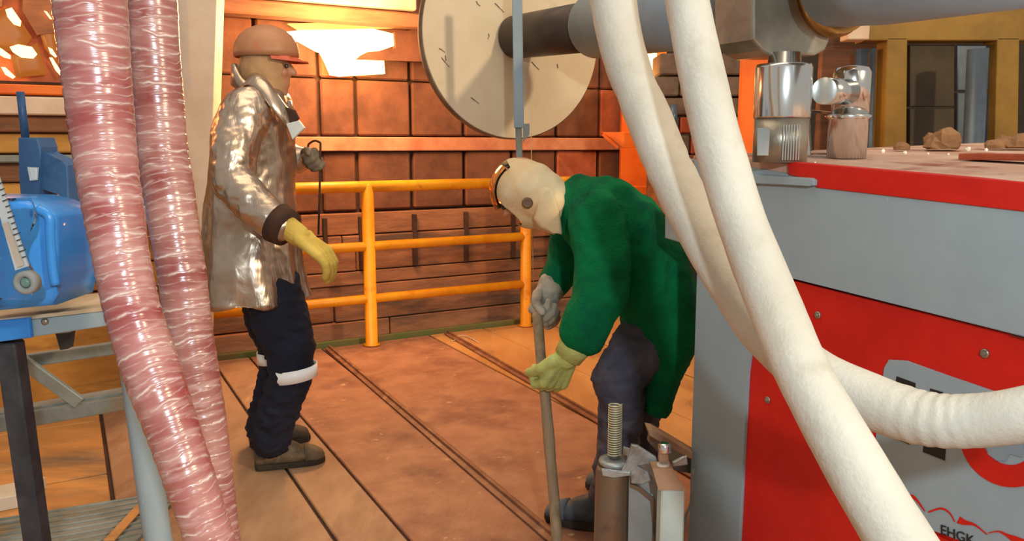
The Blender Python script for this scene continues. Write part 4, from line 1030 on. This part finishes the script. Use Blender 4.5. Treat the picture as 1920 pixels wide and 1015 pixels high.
for (hx, hy), (tx_, ty), aa in (((1128,990),(1060,978),(1136,925,2.57)), ((1236,925),(1130,916),(1208,888,2.80))):
    h_, t_ = onfloor(hx, hy), onfloor(tx_, ty); d_ = (t_-h_).normalized(); t_ = h_+d_*.275 if (t_-h_).length > .2 else h_+d_*.2
    h_ = t_-d_*.27
    obj('boot', boot(h_, t_, a2(*aa), .052), M['boot2'], W2); obj('boot_sole', sole(h_, t_), M['sole'], W2)
    laces(h_, t_, W2, M['bootlace2'])
# coat
bm = BM()
loft(bm, [imgring(1216, 752, 82, 33, .17), imgring(1226, 700, 88, 48, .20), imgring(1238, 640, 95, 64, .215), imgring(1234, 572, 105, 74, .21), imgring(1205, 500, 122, 86, .21), imgring(1160, 438, 138, 88, .22), imgring(1110, 400, 155, 76, .225), imgring(1068, 386, 166, 58, .16), imgring(1040, 388, 172, 46, .09)], 36)
chain(bm, [(a2(1120, 415, 2.45), .095), (a2(1128, 490, 2.40), .092), (a2(1122, 560, 2.37), .088), (a2(1106, 595, 2.36), .080), (a2(1098, 618, 2.36), .074)], 20)
chain(bm, [(a2(1080, 420, 2.82), .088), (a2(1066, 490, 2.88), .078), (a2(1040, 528, 2.84), .06)], 18)
# pelvis side flap
obj('coat', remeshed(bm, .0085, 3, lambda c, n: foldf(.016, 8, (1.4, 1, .5), 4)(c, n)+foldf(.004, 30, (1, 1, 1), 1)(c, n)), M['wool'], W2)
# hood
bm = BM()
loft(bm, [imgring(966, 346, 155, 50, .098, 2.6), imgring(990, 356, 150, 57, .108, 2.6), imgring(1014, 372, 146, 53, .112, 2.6), imgring(1036, 388, 150, 49, .115, 2.6), imgring(1050, 396, 168, 47, .11, 2.6)], 32)
ball(bm, hd+upv*.004, sd*.096, fwd*.100, upv*.104)
ball(bm, hd-upv*.05+fwd*.03, sd*.080, fwd*.070, upv*.07)
me = remeshed(bm, .007, 4, foldf(.006, 12, (1, 1, 1), 12)); hb_ = bmesh.new(); hb_.from_mesh(me)
dead = [v for v in hb_.verts if (v.co-hd).dot(fwd) > .068 and abs((v.co-hd).dot(sd)) < .05 and -.07 < (v.co-hd).dot(upv) < .035]
bmesh.ops.delete(hb_, geom=dead, context='VERTS')
obj('hood', hb_, M['hood'], W2, True)
obj('hood_flap', prism(BM(), [a2(x, y, 2.475) for x, y in ((1018,352),(1036,352),(1050,396),(1055,441),(1036,437),(1012,428),(1000,410))], V((0,.03,0)), .012), M['hood'], W2, True)
ec = a2(989, 381, 2.487)
obj('ear_pad', lathe(BM(), ec+Y_*.012, -Y_, [(0,.017),(.010,.0175),(.014,.013),(.011,.008)], 24), M['earpad'], W2)
bm = BM(); g = []
for i in range(9):
    r = []
    for k in range(13):
        b_ = math.radians(-70+140*k/12); t = i/8; ang = math.radians(125-95*t+90)
        pc_ = V((hd.x, hd.y, hd.z)) + V((math.cos(ang), 0, math.sin(ang)))*(.112*math.cos(b_*.55)+.0)+Y_*.10*math.sin(b_)
        r.append(bm.verts.new(pc_))
    g.append(r)
for i in range(8):
    for k in range(12): bm.faces.new((g[i][k], g[i][k+1], g[i+1][k+1], g[i+1][k])).smooth = True
vz = obj('visor', bm, M['visor'], W2, None, 'amber face shield edge'); sm = vz.modifiers.new('s', 'SOLIDIFY'); sm.thickness = .002
# gloves
wN = a2(1062, 670, 2.37)
bm_g = glove(wN, a2(1030, 734, 2.40)-wN, V((-.55, .75, -.35)), V((-1, -.2, .3)), .085, (40, 62, 50), 25, s=1.18)
obj('glove', bm_g, M['gloveg'], W2)
bm = BM(); tube(bm, [a2(1094, 625, 2.36), a2(1064, 670, 2.365)], [.058, .044], 24); obj('glove_cuff', bm, M['gloveg'], W2, True)
wF = a2(1022, 556, 2.78)
obj('glove', glove(wF, a2(1002, 612, 2.70)-wF, V((.3, -.6, -.2)), V((-1, -.4, .1)), .07, (55, 70, 50), 25, s=1.15), M['glovew'], W2, None, 'dirty white glove')
bm = BM(); tube(bm, [a2(1038, 535, 2.83), a2(1016, 570, 2.76)], [.050, .046], 20); obj('glove_cuff', bm, M['glovew'], W2, True)
# pole
pl = [(1008,590,2.66),(1013,660,2.56),(1022,740,2.47),(1030,830,2.43),(1038,930,2.39)]
pb = onfloor(1048, 1075); P_ = [at(*p) for p in pl]+[pb+Z*.002]
P_ = [V(p) for p in catmull([list(p) for p in P_], 5)]
tag(obj('wooden_pole', tube(BM(), P_, .0175, 14, lambda L, a, i: 1+.12*noise.noise(V((math.cos(a), math.sin(a), L*9)))), M['wood']), 'long greyish wooden pole held by the worker in green', 'pole')
